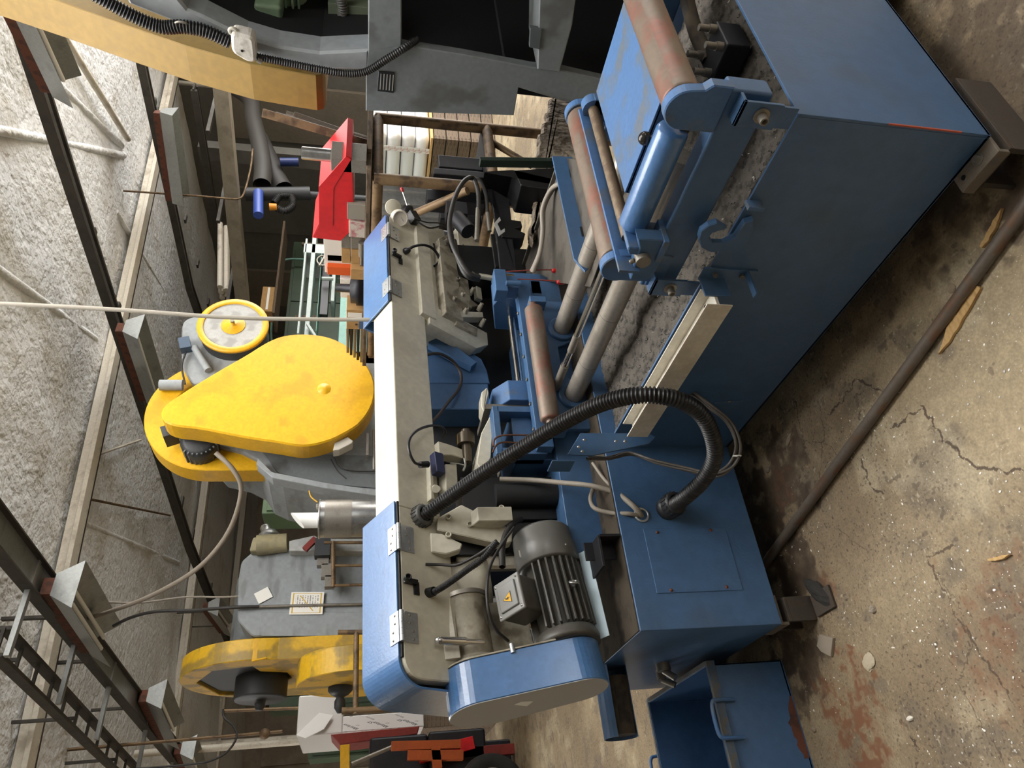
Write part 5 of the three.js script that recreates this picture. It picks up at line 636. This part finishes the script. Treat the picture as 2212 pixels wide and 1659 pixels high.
{ // things behind the saw table on the right
  const sheet = (() => { const pts = [[4.109,0.515], [4.17,0.46], [4.191,0.346], [4.117,0.182], [3.603,0.241], [3.192,0.455], [2.938,0.655], [2.781,0.785], [3.081,0.739], [3.453,0.687], [3.728,0.624], [3.929,0.554]], q = []; pts.forEach((a, i) => { const b = pts[(i + 1) % pts.length]; for (let j = 0; j < 6; j++) { const t = j / 6; q.push([a[0] + (b[0] - a[0]) * t + rr(-0.014, 0.014), a[1] + (b[1] - a[1]) * t + rr(-0.014, 0.014)]); } }); return exZ(q, -2.66, -2.6, 0.012); })();
  const bumpBark = texture(256, 0.5, (u, v) => { const n = 255 * Math.abs(2 * fbm(u, v * 0.5, 10, 5, 77) - 1); return [n, n, n]; }, false); const o = single('bark_slab', [sheet], paint(0x8f8475, 0x4b4034, 0.5, 0.95, 0, 0.3, 1, { bumpMap: bumpBark, bumpScale: 0.03 }), 'ragged grey bark slab leaning behind the saw table', 'bark slab');
  const d = thing('black_bin', 'black sheet steel bin with dark green rim behind the saw hinge post', 'bin', [3.3, 0, -2.62]); part(d, 'bin_body', [exZ(rounded([[3.191,1.029], [3.229,0.855], [3.107,0.828], [3.05, 0.02], [3.42, 0.02]], 0.01), -2.7, -2.5, 0.004)], M.black); part(d, 'bin_rim', [bar([3.302,1.041,-2.52], [3.353,0.605,-2.52], 0.05, 0.03)], plain(0x1c2a22, 0.5)); 
  single('leaning_pipe', cy([3.46,1.546,-3.2], [3.291,1.084,-2.72], 0.024), M.pipeBrown, 'brown pipe leaning diagonally behind the idler end of the bow', 'pipe');
  // corrugated sheet beyond
  { const n = 150, up = [], dn = []; for (let i = 0; i <= n; i++) { const t = i / n; up.push([4.6 + 0.035 * Math.sin(t * 75), -3.75 - t * 1.45]); dn.unshift([4.606 + 0.035 * Math.sin(t * 75), -3.75 - t * 1.45]); } const s = thing('corrugated_sheet', 'grey corrugated metal sheet standing behind the rack', 'metal sheet', [4.6, 0, -4.4]); part(s, 'sheet', exY([...up, ...dn], 0.7, 1.65, 0), M.galv); part(s, 'stand', [bar([4.6, 0, -3.9], [4.6, 0.75, -3.9], 0.05), bar([4.6, 0, -5.0], [4.6, 0.75, -5.0], 0.05)], M.pipeBrown); }
}

// ================= steel under the roof =================
{ const rail = (n, a, b, t0, t1) => { const d = [b[0] - a[0], b[1] - a[1], b[2] - a[2]], A = add(a, d, t0), Bq = add(a, d, t1), w = 0.16;
    const s = struct('trim_' + n, [bar(A, Bq, w, 0.14, 0.004), bar(add(A, [0, -0.05, 0.1]), add(Bq, [0, -0.05, 0.1]), 0.05, 0.05, 0.004)], M.beamPale); struct('dark_flange', [bar(add(A, [0, -0.02, -0.11]), add(Bq, [0, -0.02, -0.11]), 0.05, 0.09, 0.004)], M.beam, s); };
  rail(1, [9.882,4.984,-8], [3.047,4.692,-8], -0.5, 1.9); rail(2, [6.572,4.832,-14.3], [2.39,4.724,-14.3], -1.6, 2.0); rail(3, [6.597,4.836,-19.3], [3.153,4.783,-19.3], -2, 2);
  // roof beams: pairs of dark angles with packing plates
  const beam = (pts, w, l) => { const o = thing('roof_beam', l, 'roof beam', pts[0]); for (let i = 0; i < pts.length - 1; i++) for (const s of [-1, 1]) part(o, 'angle_bar', bar(add(pts[i], [s * w, 0, 0]), add(pts[i + 1], [s * w, 0, 0]), w * (s < 0 ? 1.1 : 0.6), 0.1, 0.004), M.beam); const n = Math.max(2, Math.round(dist(pts[0], pts[pts.length - 1]) / 1.1)); for (let i = 0; i <= n; i++) part(o, 'packing_plate', bx(w * 3, 0.03, 0.08, mid(pts[0], pts[pts.length - 1], i / n), [0, 0, 0], 0.002), M.beam); return o; };
  beam([[6.278,4.5,-2.7], [5.766,4.5,-6.813], [5.121,4.5,-12.313], [4.89,4.5,-17.799]], 0.06, 'dark double-angle roof beam running behind the press with the teardrop guard');
  beam([[9.077,4.55,-5.382], [8.596,4.55,-9.592], [9.815,4.55,-19.605]], 0.05, 'dark double-angle roof beam second from the saw, ending above the round pulley'); beam([[11.123,4.5,-7.524], [10.696,4.5,-11.056], [11.136,4.5,-13.628]], 0.06, 'dark double-angle roof beam far right behind the yellow guard strip');
  // light fittings: galvanised troughs with a rusty spine, tubes unlit
  const fit = (a, b, l, w = 0.2, rods = false) => { const o = thing('light_fitting', l, 'light fitting', a, 'strip light fittings under the roof'), d = vec(b).sub(vec(a)).normalize(), s = new THREE.Vector3(0, 1, 0).cross(d).normalize(), L = dist(a, b), m = new THREE.Matrix4().makeBasis(s, new THREE.Vector3(0, 1, 0), d).setPosition(vec(a));
    part(o, 'reflector', xf([exZ([[-w, -0.1], [-w * 0.45, 0.08], [w * 0.45, 0.08], [w, -0.1], [w * 0.97, -0.1], [w * 0.43, 0.072], [-w * 0.43, 0.072], [-w * 0.97, -0.1]], 0, L, 0)], m), M.galv); part(o, 'end_cap', xf([exZ([[-w, -0.1], [-w * 0.45, 0.08], [w * 0.45, 0.08], [w, -0.1]], -0.006, 0, 0)], m), M.galv); part(o, 'spine', xf([bb([-0.07, 0.07], [0.08, 0.17], [0.02, L - 0.02], 0.004)], m), M.rust); if (rods) for (const k of [0.2, 0.8]) { const q = mid(a, b, k); part(o, 'suspension_rod', cy(add(q, [0, 0.16, 0]), [q[0], ROOF(q[0]) - 0.1, q[2]], 0.012, 0.012, 8), M.beam); } part(o, 'lamp_tube', xf([cy([-0.05, 0.0, 0.06], [-0.05, 0.0, L - 0.06], 0.018)], m), M.white); part(o, 'lamp_tube', xf([cy([0.05, 0.0, 0.06], [0.05, 0.0, L - 0.06], 0.018)], m), M.white); };
  fit([5.836,4.26,-3.41], [5.969,4.26,-4.19], 'grey strip light fitting nearest the top right corner, cut off by the yellow guard'); fit([8.85,4.32,-6.379], [8.43,4.32,-7.575], 'grey strip light fitting hanging where two roof members cross'); fit([5.545,4.26,-6.903], [5.425,4.26,-8.199], 'grey strip light fitting right above the yellow flywheel ring');
  fit([2.19,3.9,-5.967], [2.05,3.9,-7.184], 'strip light fitting with bright end cap under the cable tray'); fit([2.069,3.9,-9.257], [1.836,3.9,-10.511], 'middle strip light fitting under the cable tray', 0.17); fit([1.842,3.9,-11.456], [1.551,3.9,-12.636], 'farthest strip light fitting under the cable tray', 0.17); fit([4.259,4.1,-12.895], [4.413,4.1,-14.775], 'small distant strip light fitting left of the notice press', 0.17, true);
}
{ // cable tray with hangers, and the ladder rail beside it
  const a = [2.309,4.1,-4.855], b = [1.705,4.1,-13.323], d = vec(b).sub(vec(a)).normalize(), s = new THREE.Vector3(0, 1, 0).cross(d).normalize().toArray(), o = thing('cable_tray', 'long grey steel cable tray with dark ladder rail running away under the roof', 'cable tray', a);
  part(o, 'tray_floor', bar(a, b, 0.24, 0.012, 0.002), M.galv); part(o, 'tray_side', bar(add(a, s, 0.12), add(b, s, 0.12), 0.015, 0.1, 0.002), M.beam); part(o, 'tray_side', bar(add(a, s, -0.12), add(b, s, -0.12), 0.015, 0.1, 0.002), M.beam);
  for (const t of [0.12, 0.26, 0.4, 0.6, 0.8]) { const q = mid(a, b, t); part(o, 'tray_strap', bar(add(q, s, -0.16), add(q, s, 0.62), 0.05, 0.04, 0.003), M.galv); part(o, 'hanger', bar(add(q, s, -0.14), [q[0] - s[0] * 0.14, 4.75, q[2] - s[2] * 0.14], 0.03, 0.05, 0.003), M.beam); }
  const l = o, A = [1.748,4.2,-5.886], Bq = [1.267,4.2,-11.259], e = vec(Bq).sub(vec(A)).normalize(), u = new THREE.Vector3(0, 1, 0).cross(e).normalize().toArray(); part(l, 'ladder_rail', bar(add(A, u, -0.1), add(Bq, u, -0.1), 0.03, 0.09, 0.002), M.beam); part(l, 'ladder_rail', bar(add(A, u, 0.1), add(Bq, u, 0.1), 0.03, 0.09, 0.002), M.beam); for (let i = 0; i < 14; i++) { const q = mid(A, Bq, i / 14); part(l, 'ladder_rung', bar(add(q, u, -0.1), add(q, u, 0.1), 0.025, 0.025, 0.002), M.beam); if (i % 4 === 1) part(l, 'hanger', bar(q, [q[0], 4.75, q[2]], 0.03, 0.03, 0.002), M.beam); }
  // supply cables that drop from tray to presses
  single('press_cable', tube([[2.046,3.679,-6.6], [2.075,3.535,-6.5], [2.086,3.336,-6.4], [2.055,2.989,-6.3], [2.02,2.657,-6.16], [2.021,2.458,-6.165]], 0.014, 8, 40), M.cableDark, 'dark cable dropping from the tray to the press with notices', 'cable'); single('press_cable', tube([[2.326,3.915,-6.8], [2.271,3.543,-6.7], [2.271,3.146,-6.6], [2.225,2.819,-6.5], [2.164,2.56,-6.3]], 0.009, 8, 40), M.cableGrey, 'thin grey cable crossing just above the notice press', 'cable');
  single('roof_cable', tube([[5.628,5.065,-5], [5.85,5.014,-5], [6.269,5.069,-5], [6.998,5.228,-5], [8.15,5.545,-5], [8.992,5.79,-5]], 0.014, 8, 40), M.cableGrey, 'grey cable looping at the roof in the top right corner', 'cable'); single('roof_conduit', tube([[6.796,5.716,-6], [6.711,5.466,-6], [6.558,5.154,-6], [6.654,4.982,-6.2], [6.971,5.043,-6.5]], 0.018, 8, 40), M.steelDirty, 'thin steel conduit crossing the white roof lining', 'conduit');
}

{ // seams and stays on the white lining: pale tubes and taped joints just under it
  const stay = (n, a, b, r, m) => struct(n, cy(a, b, r, r, 10), m, roof), L = (p, d = 0.0) => [p[0], ROOF(p[0]) - d, p[2]];
  stay('lining_tube', L([7.507,4.72,-3.992], 0.08), L([9.031,4.72,-7.035], 0.08), 0.04, M.beamPale);
  for (const [a, b] of [[[7.414,4.75,-5.023], [8.972,4.75,-7.112]], [[5.481,4.75,-4.249], [8.944,4.75,-7.25]], [[4.775,4.75,-5.089], [5.958,4.75,-7.709]], [[3.12,4.75,-6.379], [2.935,4.75,-7.316]]]) stay('lining_seam', L(a, -0.02), L(b, -0.02), 0.05, M.lining);
  for (const [a, b] of [[[7.983,4.75,-7.435], [9.221,4.75,-11.193]], [[3.874,4.75,-8.556], [5.268,4.75,-13.422]], [[2.848,4.75,-9.984], [2.512,4.75,-12.559]]]) stay('lining_seam', L(a, -0.02), L(b, -0.02), 0.04, M.liningFar);
  stay('lining_rod', L([4.091,4.72,-8.361], 0.06), L([5.6,4.72,-12.098], 0.06), 0.016, M.pipeBrown); stay('lining_rod', L([4.64,4.72,-8.307], 0.04), L([5.834,4.72,-9.947], 0.04), 0.016, M.beamPale);
}

// ================= far part of the hall =================
{ // bright steel drum with a cut pipe
  const d = thing('steel_drum', 'bright steel drum with slanted pipe stub behind the bow, left of the teardrop press', 'drum', [[2.225,1.712,-4.9][0], 0, -4.9]), x = [2.225,1.712,-4.9][0], y1 = [2.228,1.931,-4.9][1];
  part(d, 'drum_body', lathe([x, 0.9, -4.9], [x, 2, -4.9], [[0, 0], [0.135, 0], [0.135, y1 - 0.9], [0.142, y1 - 0.9], [0.142, y1 - 0.888], [0, y1 - 0.888]], 36), M.steel); part(d, 'drum_band', cy([x, y1 - 0.22, -4.9], [x, y1 - 0.03, -4.9], 0.1365, 0.1365, 36, true), M.steelDirty); part(d, 'stand', [cy([x, 0, -4.9], [x, 0.9, -4.9], 0.06), bb([x - 0.15, x + 0.15], [0, 0.03], [-5.05, -4.75], 0.004)], M.pressDark);
  part(d, 'pipe_stub', (() => { const g = new THREE.CylinderGeometry(0.055, 0.055, 0.2, 28, 1).translate(x - 0.01, y1 + 0.1, -4.9), p = g.attributes.position; for (let i = 0; i < p.count; i++) if (p.getY(i) > y1 + 0.15) p.setY(i, y1 + 0.17 + (p.getX(i) - x) * 0.9); g.computeVertexNormals(); return g; })(), M.white); part(d, 'lid_latch', [bx(0.03, 0.04, 0.03, [x + 0.05, y1 + 0.01, -4.8])], M.steelDirty); part(d, 'lead', tube([[2.453,1.973,-5.1], [2.5,2.023,-5.1], [2.55,2.04,-5.1]], 0.006), plain(0xc99a28, 0.5));
}
{ // wall cladding at the far end: dark green band, pale blocks above on the left, brown panels
  const gW = (n, x0, x1, y0, y1, z, m, l, c) => single(n, bb([x0, x1], [y0, y1], [z - 0.3, z], 0.01), m, l, c);
  const cab = (n, a, b, z, m, l) => { const A = a, Bq = b; const o = thing(n, l, 'cabinet', [(A[0] + Bq[0]) / 2, 0, z]); part(o, 'cabinet_body', bb([A[0], Bq[0]], [0, A[1]], [z - 0.5, z], 0.01), m); part(o, 'door', bb([A[0] + 0.04, (A[0] + Bq[0]) / 2 - 0.01], [0.1, A[1] - 0.06], [z, z + 0.02], 0.004), m); part(o, 'door', bb([(A[0] + Bq[0]) / 2 + 0.01, Bq[0] - 0.04], [0.1, A[1] - 0.06], [z, z + 0.02], 0.004), m); };
  cab('green_cabinet', [4.17,2.92], [4.925,2.992], -9, M.greenMid, 'olive green steel cabinet seen past the teardrop press'); cab('green_cabinet', [7.936,3.153], [11.264,3.428], -11, M.greenDark, 'wide dark green cabinet behind the pale teal machine'); cab('green_cabinet', [1.516,2.266], [1.887,2.289], -11, M.greenDark, 'dark green cabinet at the left edge behind the orange truck'); cab('green_cabinet', [2.549,3.042], [2.943,3.078], -13, M.greenDark, 'distant dark green cabinet above the wrapped pack');
  // thin pipe frame before the cabinet
  const pf = thing('pipe_rail', 'thin pale bent pipe rail before the wide dark green cabinet', 'pipe rail', [[10.545,3.264,-10.8][0], 0, -10.8]); part(pf, 'pipe', tube([[[8.13,2.461,-10.8][0], 0, -10.8], [8.103,3.151,-10.8], [10.038,3.285,-10.8], [10.519,3.262,-10.8], [10.571,2.953,-10.8], [[10.571,2.953,-10.8][0], 0, -10.8]], 0.02, 8, 80), M.tealGreen);
  // pale blocks: wall of separate panels at the far left
  const far = scene.getObjectByName('wall_far'); const bw = 1.9; for (let r = 0; r < 4; r++) for (let c = 0; c < 5; c++) { struct('wall_panel', bb([-6.5 + c * bw + 0.02, -6.5 + (c + 1) * bw - 0.02], [0.7 + r * 0.95 + 0.015, 0.7 + (r + 1) * 0.95 - 0.015], [-24, -23.93], 0.01), M.wallPale, far); } for (let c = 0; c < 6; c++) struct('wall_panel', bb([3.2 + c * 1.6, 4.75 + c * 1.6], [0.4, 4.3], [-24, -23.9], 0.01), c % 2 ? M.rust : M.wallFar, far);
  const rw = scene.getObjectByName('wall_right'); for (let c = 0; c < 5; c++) struct('wall_panel', bb([12.92, 13], [0.2, 4.6], [-7.2 - c * 2.6, -5.3 - c * 2.6 - 0.6], 0.01), c % 2 ? paint(0x7d7568, 0x6a6257, 0.3, 0.8, 0, 1.2) : M.wallGrey, rw);
}
{ // duct work and posts on the far right
  const post = thing('roof_post', 'grey box section post standing behind the yellow guard strip', 'post', [[12.581,3.077,-9][0], 0, -9]); part(post, 'post_body', [bar([[11.425,4.147,-9][0], 0, -9], [[11.425,4.147,-9][0], 4.7, -9], 0.3, 0.2, 0.006, [1, 0, 0])], M.wallGrey);
  const b2 = thing('crane_beam', 'grey box section beam running below the far right roof', 'beam', [8.668,3.8,-6.124]); part(b2, 'beam_body', bar([9.497,3.7,-6.095], [8.112,3.7,-10.703], 0.22, 0.2, 0.006), paint(0x8f8676, 0x6d6456, 0.4, 0.7)); for (const t of [0.12, 0.4, 0.7]) part(b2, 'beam_bracket', bar(add(mid([9.497,3.7,-6.095], [8.112,3.7,-10.703], t), [-0.5, 0.15, 0]), add(mid([9.497,3.7,-6.095], [8.112,3.7,-10.703], t), [0.3, 0.15, 0]), 0.06, 0.05), M.beam);
  const du = thing('extraction_duct', 'dark bent extraction duct rising past the far right wall', 'duct', [9.259,2.783,-8]); part(du, 'duct_pipe', tube([[12.008,4.089,-8], [11.653,3.738,-8], [11.07,3.616,-8], [10.457,3.465,-8], [9.872,3.35,-8], [9.417,3.321,-8]], 0.14, 18, 50), plain(0x3a3733, 0.6)); part(du, 'duct_branch', tube([[10.844,3.523,-8.2], [10.368,3.342,-8.2], [9.798,3.128,-8.2], [9.579,3.022,-8.2]], 0.16, 18, 30), plain(0x322f2d, 0.6)); part(du, 'duct_header', cy([9.169,3.547,-8], [9.306,2.571,-8], 0.11, 0.11, 20), M.darkGrey); part(du, 'duct_stand', [cy([9.27,2.783,-8], [[9.27,2.783,-8][0], 0, -8], 0.06)], M.darkGrey);
  single('fan_cylinder', [cy([9.131,3.339,-7.9], [8.607,3.288,-7.9], 0.075, 0.075, 20)].map((g) => g), plain(0x3c56a8, 0.4), 'bright blue cylinder hanging from the extraction duct', 'cylinder'); single('flex_hose', hose([[8.891,3.083,-7.9], [9.061,3.007,-7.9], [9.079,2.848,-7.9], [8.869,2.805,-7.9], [8.741,2.912,-7.9], [8.791,3.033,-7.9]], 0.06, 0.03, 14), M.blackHose, 'black ribbed hose loop hanging by the blue cylinder', 'hose'); single('hose_end', cy([8.754,3.135,-7.85], [8.766,3.027,-7.85], 0.055, 0.05, 18), plain(0xd98a1e, 0.5), 'orange end piece of the black ribbed hose', 'hose end'); single('duct_valve', [cy([10.024,3.095,-8], [10.064,2.802,-8], 0.07, 0.07, 18)], plain(0x1f2f63, 0.4), 'dark blue tube sticking out of the duct branch', 'tube');
  single('ventilator', [lathe([12.335,4.392,-8.2], [12.09,4.163,-8.2], [[0, 0], [0.13, 0], [0.13, 0.12], [0.1, 0.18], [0, 0.18]], 22), cy([12.236,4.3,-8.2], [[12.236,4.3,-8.2][0], 5.1, -8.2], 0.04)], plain(0x9c968a, 0.6), 'pale grey ventilator cup below the yellow guard strip', 'ventilator');
  for (let i = 0; i < 5; i++) { const a = [10.165,4.22,-9.5], b = [8.547,4.055,-9.5]; single('stored_tube', cy([a[0] - 0.1, a[1] + 0.02 - 0.09 * (i % 2), a[2] - i * 0.07], [b[0], b[1] - 0.09 * (i % 2), b[2] - i * 0.07], 0.045), M.beamPale, ['nearest', 'second', 'middle', 'fourth', 'farthest'][i] + ' of the pale tubes stored under the far right beam', 'tube', 'tubes stored under the beam'); }
  single('wire_bracket', tube([[[8.482,4.24,-7.5][0], 5.06, -7.5], [8.487,4.021,-7.5], [8.483,3.532,-7.5], [8.509,3.483,-7.5], [9.123,3.419,-7.5], [9.654,3.433,-7.5]], 0.014, 8, 50), M.pipeBrown, 'bent thin steel rod hanging before the far right beam', 'rod'); const bx2 = thing('carton', 'brown carton with white tape on the far shelf above the round pulley', 'carton', [8.788,3.186,-10]); part(bx2, 'carton_body', bb([[8.48,3.454][0], [9.065,3.511][0]], [[9.288,3.252][1], [8.825,3.464][1]], [-10.3, -10], 0.01), M.cardboard); part(bx2, 'tape', bb([[8.523,3.458][0], [9.043,3.509][0]], [[8.834,3.332][1], [8.831,3.371][1]], [-10, -9.995], 0), M.paper);
  single('shelf_board', [bb([[8.413,3.154][0], [10.739,3.35][0]], [[9.291,3.204][1], [9.288,3.244][1]], [-10.5, -9.95], 0.005), bar([[8.626,3.172][0], 0, -10.3], [[8.626,3.172][0], 2.9, -10.3], 0.06), bar([[10.485,3.329][0], 0, -10.3], [[10.485,3.329][0], 2.9, -10.3], 0.06)], M.woodDark, 'dark shelf stand carrying the brown carton', 'shelf');
}
{ // pale teal machine behind the rack
  const z = -7.2, t = thing('guillotine_shear', 'pale teal machine frame with long beams behind the rack', 'machine', [[6.732,2.201,-7.2][0], 0, z]), box = (n, a, b, d, m) => part(t, n, bb([Math.min(a[0], b[0]), Math.max(a[0], b[0])], [Math.min(a[1], b[1]), Math.max(a[1], b[1])], [z - d, z], 0.008), m);
  box('top_beam', [5.77,2.483], [7.451,2.454], 0.2, M.teal); box('front_beam', [5.667,2.337], [7.594,2.394], 0.25, M.teal); box('lower_beam', [5.818,2.257], [7.201,2.249], 0.3, M.tealGreen); box('back_panel', [6.093,2.23], [7.448,2.127], 0.1, M.black); box('table', [6.33,2.1], [7.218,2.053], 0.4, M.teal); box('base', [5.287,1.976], [[7.262,2.055][0], 0], 0.6, M.tealGreen); box('end_frame', [7.18,2.497], [[7.356,2.509][0], 0.6], 0.5, M.teal); box('end_frame', [5.274,2.346], [[5.52,2.361][0], 0.6], 0.5, M.teal);
  part(t, 'hand_wheel', [tor([6.948,2.209,-7.1], 0.09, 0.012), cy([6.842,2.263,-7.1], [7.08,2.185,-7.1], 0.02)], M.steelDirty); part(t, 'stay', [bar([5.884,2.36,-7.15], [5.632,2.223,-7.15], 0.05, 0.03), cy([6.62,2.222,-7.1], [6.63,2.075,-7.1], 0.025)], M.teal);
}
{ // wrapped sheet pack and small truck at the lower left of the far hall
  const z = -9, A = [1.481,2.293], Bq = [1.652,0.877], wrap = texture(256, 0.6, (u, v) => { const a = Math.floor((u + v) * 6), w = hash(a, 3, 7), k = ((u + v) * 6) % 1, s = (u - v + 2) * 14, on = k > 0.3 && k < 0.62 && hash(Math.floor(s), a, 9) > 0.45; return on ? (w > 0.5 ? [70, 70, 74] : [190, 190, 192]) : [222, 221, 218]; });
  const pk = thing('sheet_pack', 'tall wrapped sheet pack with grey slanted print and torn foil at the left', 'pack', [(A[0] + Bq[0]) / 2, 0, z]); part(pk, 'wrapped_sheets', bb([A[0], Bq[0]], [Bq[1], [1.59,1.795][1]], [z - 1.2, z], 0.01), std({ map: wrap, roughness: 0.35 })); part(pk, 'clear_film', bb([A[0] - 0.01, Bq[0] + 0.25], [[1.59,1.795][1], A[1]], [z - 1.2, z + 0.01], 0.02), plain(0xd6d4d0, 0.25)); part(pk, 'torn_foil', [exZ([[1.483,2.29], [1.695,2.054], [1.66,1.9], [1.523,1.994], [1.443,2.189]], -8.96, -8.94, 0.002)], M.plastic); part(pk, 'trestle', [bb([A[0], Bq[0]], [0, Bq[1]], [z - 1.1, z - 0.1], 0.01)], M.woodDark);
  // lettering of the wrapping
  const c2 = document.createElement('canvas'); c2.width = 256; c2.height = 512; const q = c2.getContext('2d'); q.fillStyle = '#dddcd8'; q.fillRect(0, 0, 256, 512); q.fillStyle = '#3a3a3e'; for (let i = 0; i < 5; i++) { q.save(); q.translate(70 + (i % 2) * 90, 70 + i * 95); q.rotate(-0.7); q.font = 'bold 40px sans-serif'; q.fillText(i % 2 ? 'ST' : 'Marlon', -50, 0); q.font = '26px sans-serif'; q.fillText(i % 2 ? 'Marlon' : 'ST', -10, 40); q.restore(); }
  const ct = new THREE.CanvasTexture(c2); ct.colorSpace = THREE.SRGBColorSpace; const w0 = Bq[0] - A[0], h0 = [1.59,1.795][1] - Bq[1]; part(pk, 'printed_face', new THREE.BoxGeometry(w0 - 0.02, h0 - 0.02, 0.004).translate((A[0] + Bq[0]) / 2, Bq[1] + h0 / 2, z + 0.003), std({ map: ct, roughness: 0.4 }), 'white wrapping with grey slanted lettering', true);
  const tr = thing('small_truck', 'orange and red shop truck with engine parts at the bottom left edge', 'truck', [0.9, 0, -8.4]), bt = (n, a, b, m, d = 0.1) => part(tr, n, bar(a, b, d, d), m);
  bt('red_arm', [1.068,1.005,-8.2], [1.157,0.437,-8.2], M.red, 0.12); part(tr, 'arm_leg', bb([[1.074,0.501,-8.2][0] - 0.05, [1.074,0.501,-8.2][0] + 0.05], [0, 0.65], [-8.3, -8.2], 0.004), M.redDark); bt('rust_beam', [1.159,1.295,-8], [1.125,0.596,-8], M.orange, 0.08); bt('orange_frame', [1.063,1.136,-8], [1.022,0.578,-8], M.orange, 0.09); bt('orange_upright', [0.925,0.84,-8], [1.114,0.856,-8], M.orange, 0.09); part(tr, 'red_hood', [exZ([[1.39,1.905], [1.284,1.805], [1.326,0.994], [1.407,0.967]], -9.0, -8.5, 0.01)], M.redDark); part(tr, 'engine_block', [bb([0.5, 1.3], [0.9, 1.5], [-8.9, -8.3], 0.03)], M.darkSteel); part(tr, 'yellow_post', bar([1.215,1.75,-8.1], [0.886,1.739,-8.1], 0.09, 0.09), M.yellow); part(tr, 'lever', cy([1.03,1.677,-8], [1.157,1.272,-8], 0.02), M.steelDirty); part(tr, 'chassis', [bb([0.3, 1.3], [0.3, 0.9], [-9.0, -8.2], 0.03)], M.darkSteel); part(tr, 'cylinder_head', [lathe([0.85, 1.1, -8.15], [0.85, 1.4, -8.15], [[0, 0], [0.1, 0], [0.12, 0.1], [0.09, 0.22], [0, 0.25]], 20)], M.steel); part(tr, 'chassis_foot', bb([0.35, 1.2], [0, 0.3], [-8.9, -8.4], 0.02), M.darkSteel);
  const wz = [0.847,0,-7.859], ty = thing('tyre', 'black rubber tyre standing on the floor at the left edge', 'tyre', [wz[0] - 0.05, 0, wz[2]]); part(ty, 'tread', new THREE.TorusGeometry(0.22, 0.1, 16, 40).rotateY(0.5).translate(wz[0] - 0.12, 0.32, wz[2]), plain(0x232220, 0.85)); part(ty, 'rim', cy([wz[0] - 0.16, 0.32, wz[2] - 0.06], [wz[0] - 0.08, 0.32, wz[2] + 0.06], 0.14, 0.14, 28), M.steelDirty);
  // vertical pipes and brackets in the left distance
  const vp = (px, py0, py1, zz, r, m, l, g) => { const a = [2.616,3.491,-12]; }; 
  for (const [x, z2, y0, y1, r, m, l] of [[1.9, -12, 0, 4.7, 0.05, M.beamPale, 'pale vertical wall pipe far left, nearer one'], [2.6, -16, 0, 4.7, 0.06, M.beamPale, 'pale vertical wall pipe far left, farther one']]) single('wall_pipe', cy([x, y0, z2], [x, y1, z2], r), m, l, 'pipe');
  single('hanging_lead', tube([[1.824,3.115,-9.09], [1.724,3.08,-9], [1.622,2.967,-9], [1.526,2.922,-9], [1.372,3.009,-9], [1.296,3.187,-9], [1.284,3.324,-9], [[1.284,3.324,-9][0], 4.7, -9]], 0.012, 8, 50), M.cableDark, 'thin dark lead sagging between pipes far left', 'cable'); single('air_pipe', [cy([1.812,3.124,-9.1], [1.778,1.829,-9.1], 0.018)], M.pipeBrown, 'thin brown pipe crossing before the far left wall', 'pipe'); single('air_pipe', [cy([[1.585,3.61,-9.3][0] - 0.02, 4.7, -9.3], [1.59,2.472,-9.3], 0.018), sph([1.58,2.664,-9.3], 0.06)], M.pipeBrown, 'thin brown pipe with round fitting far left', 'pipe');
}

renderer.render(scene, camera);
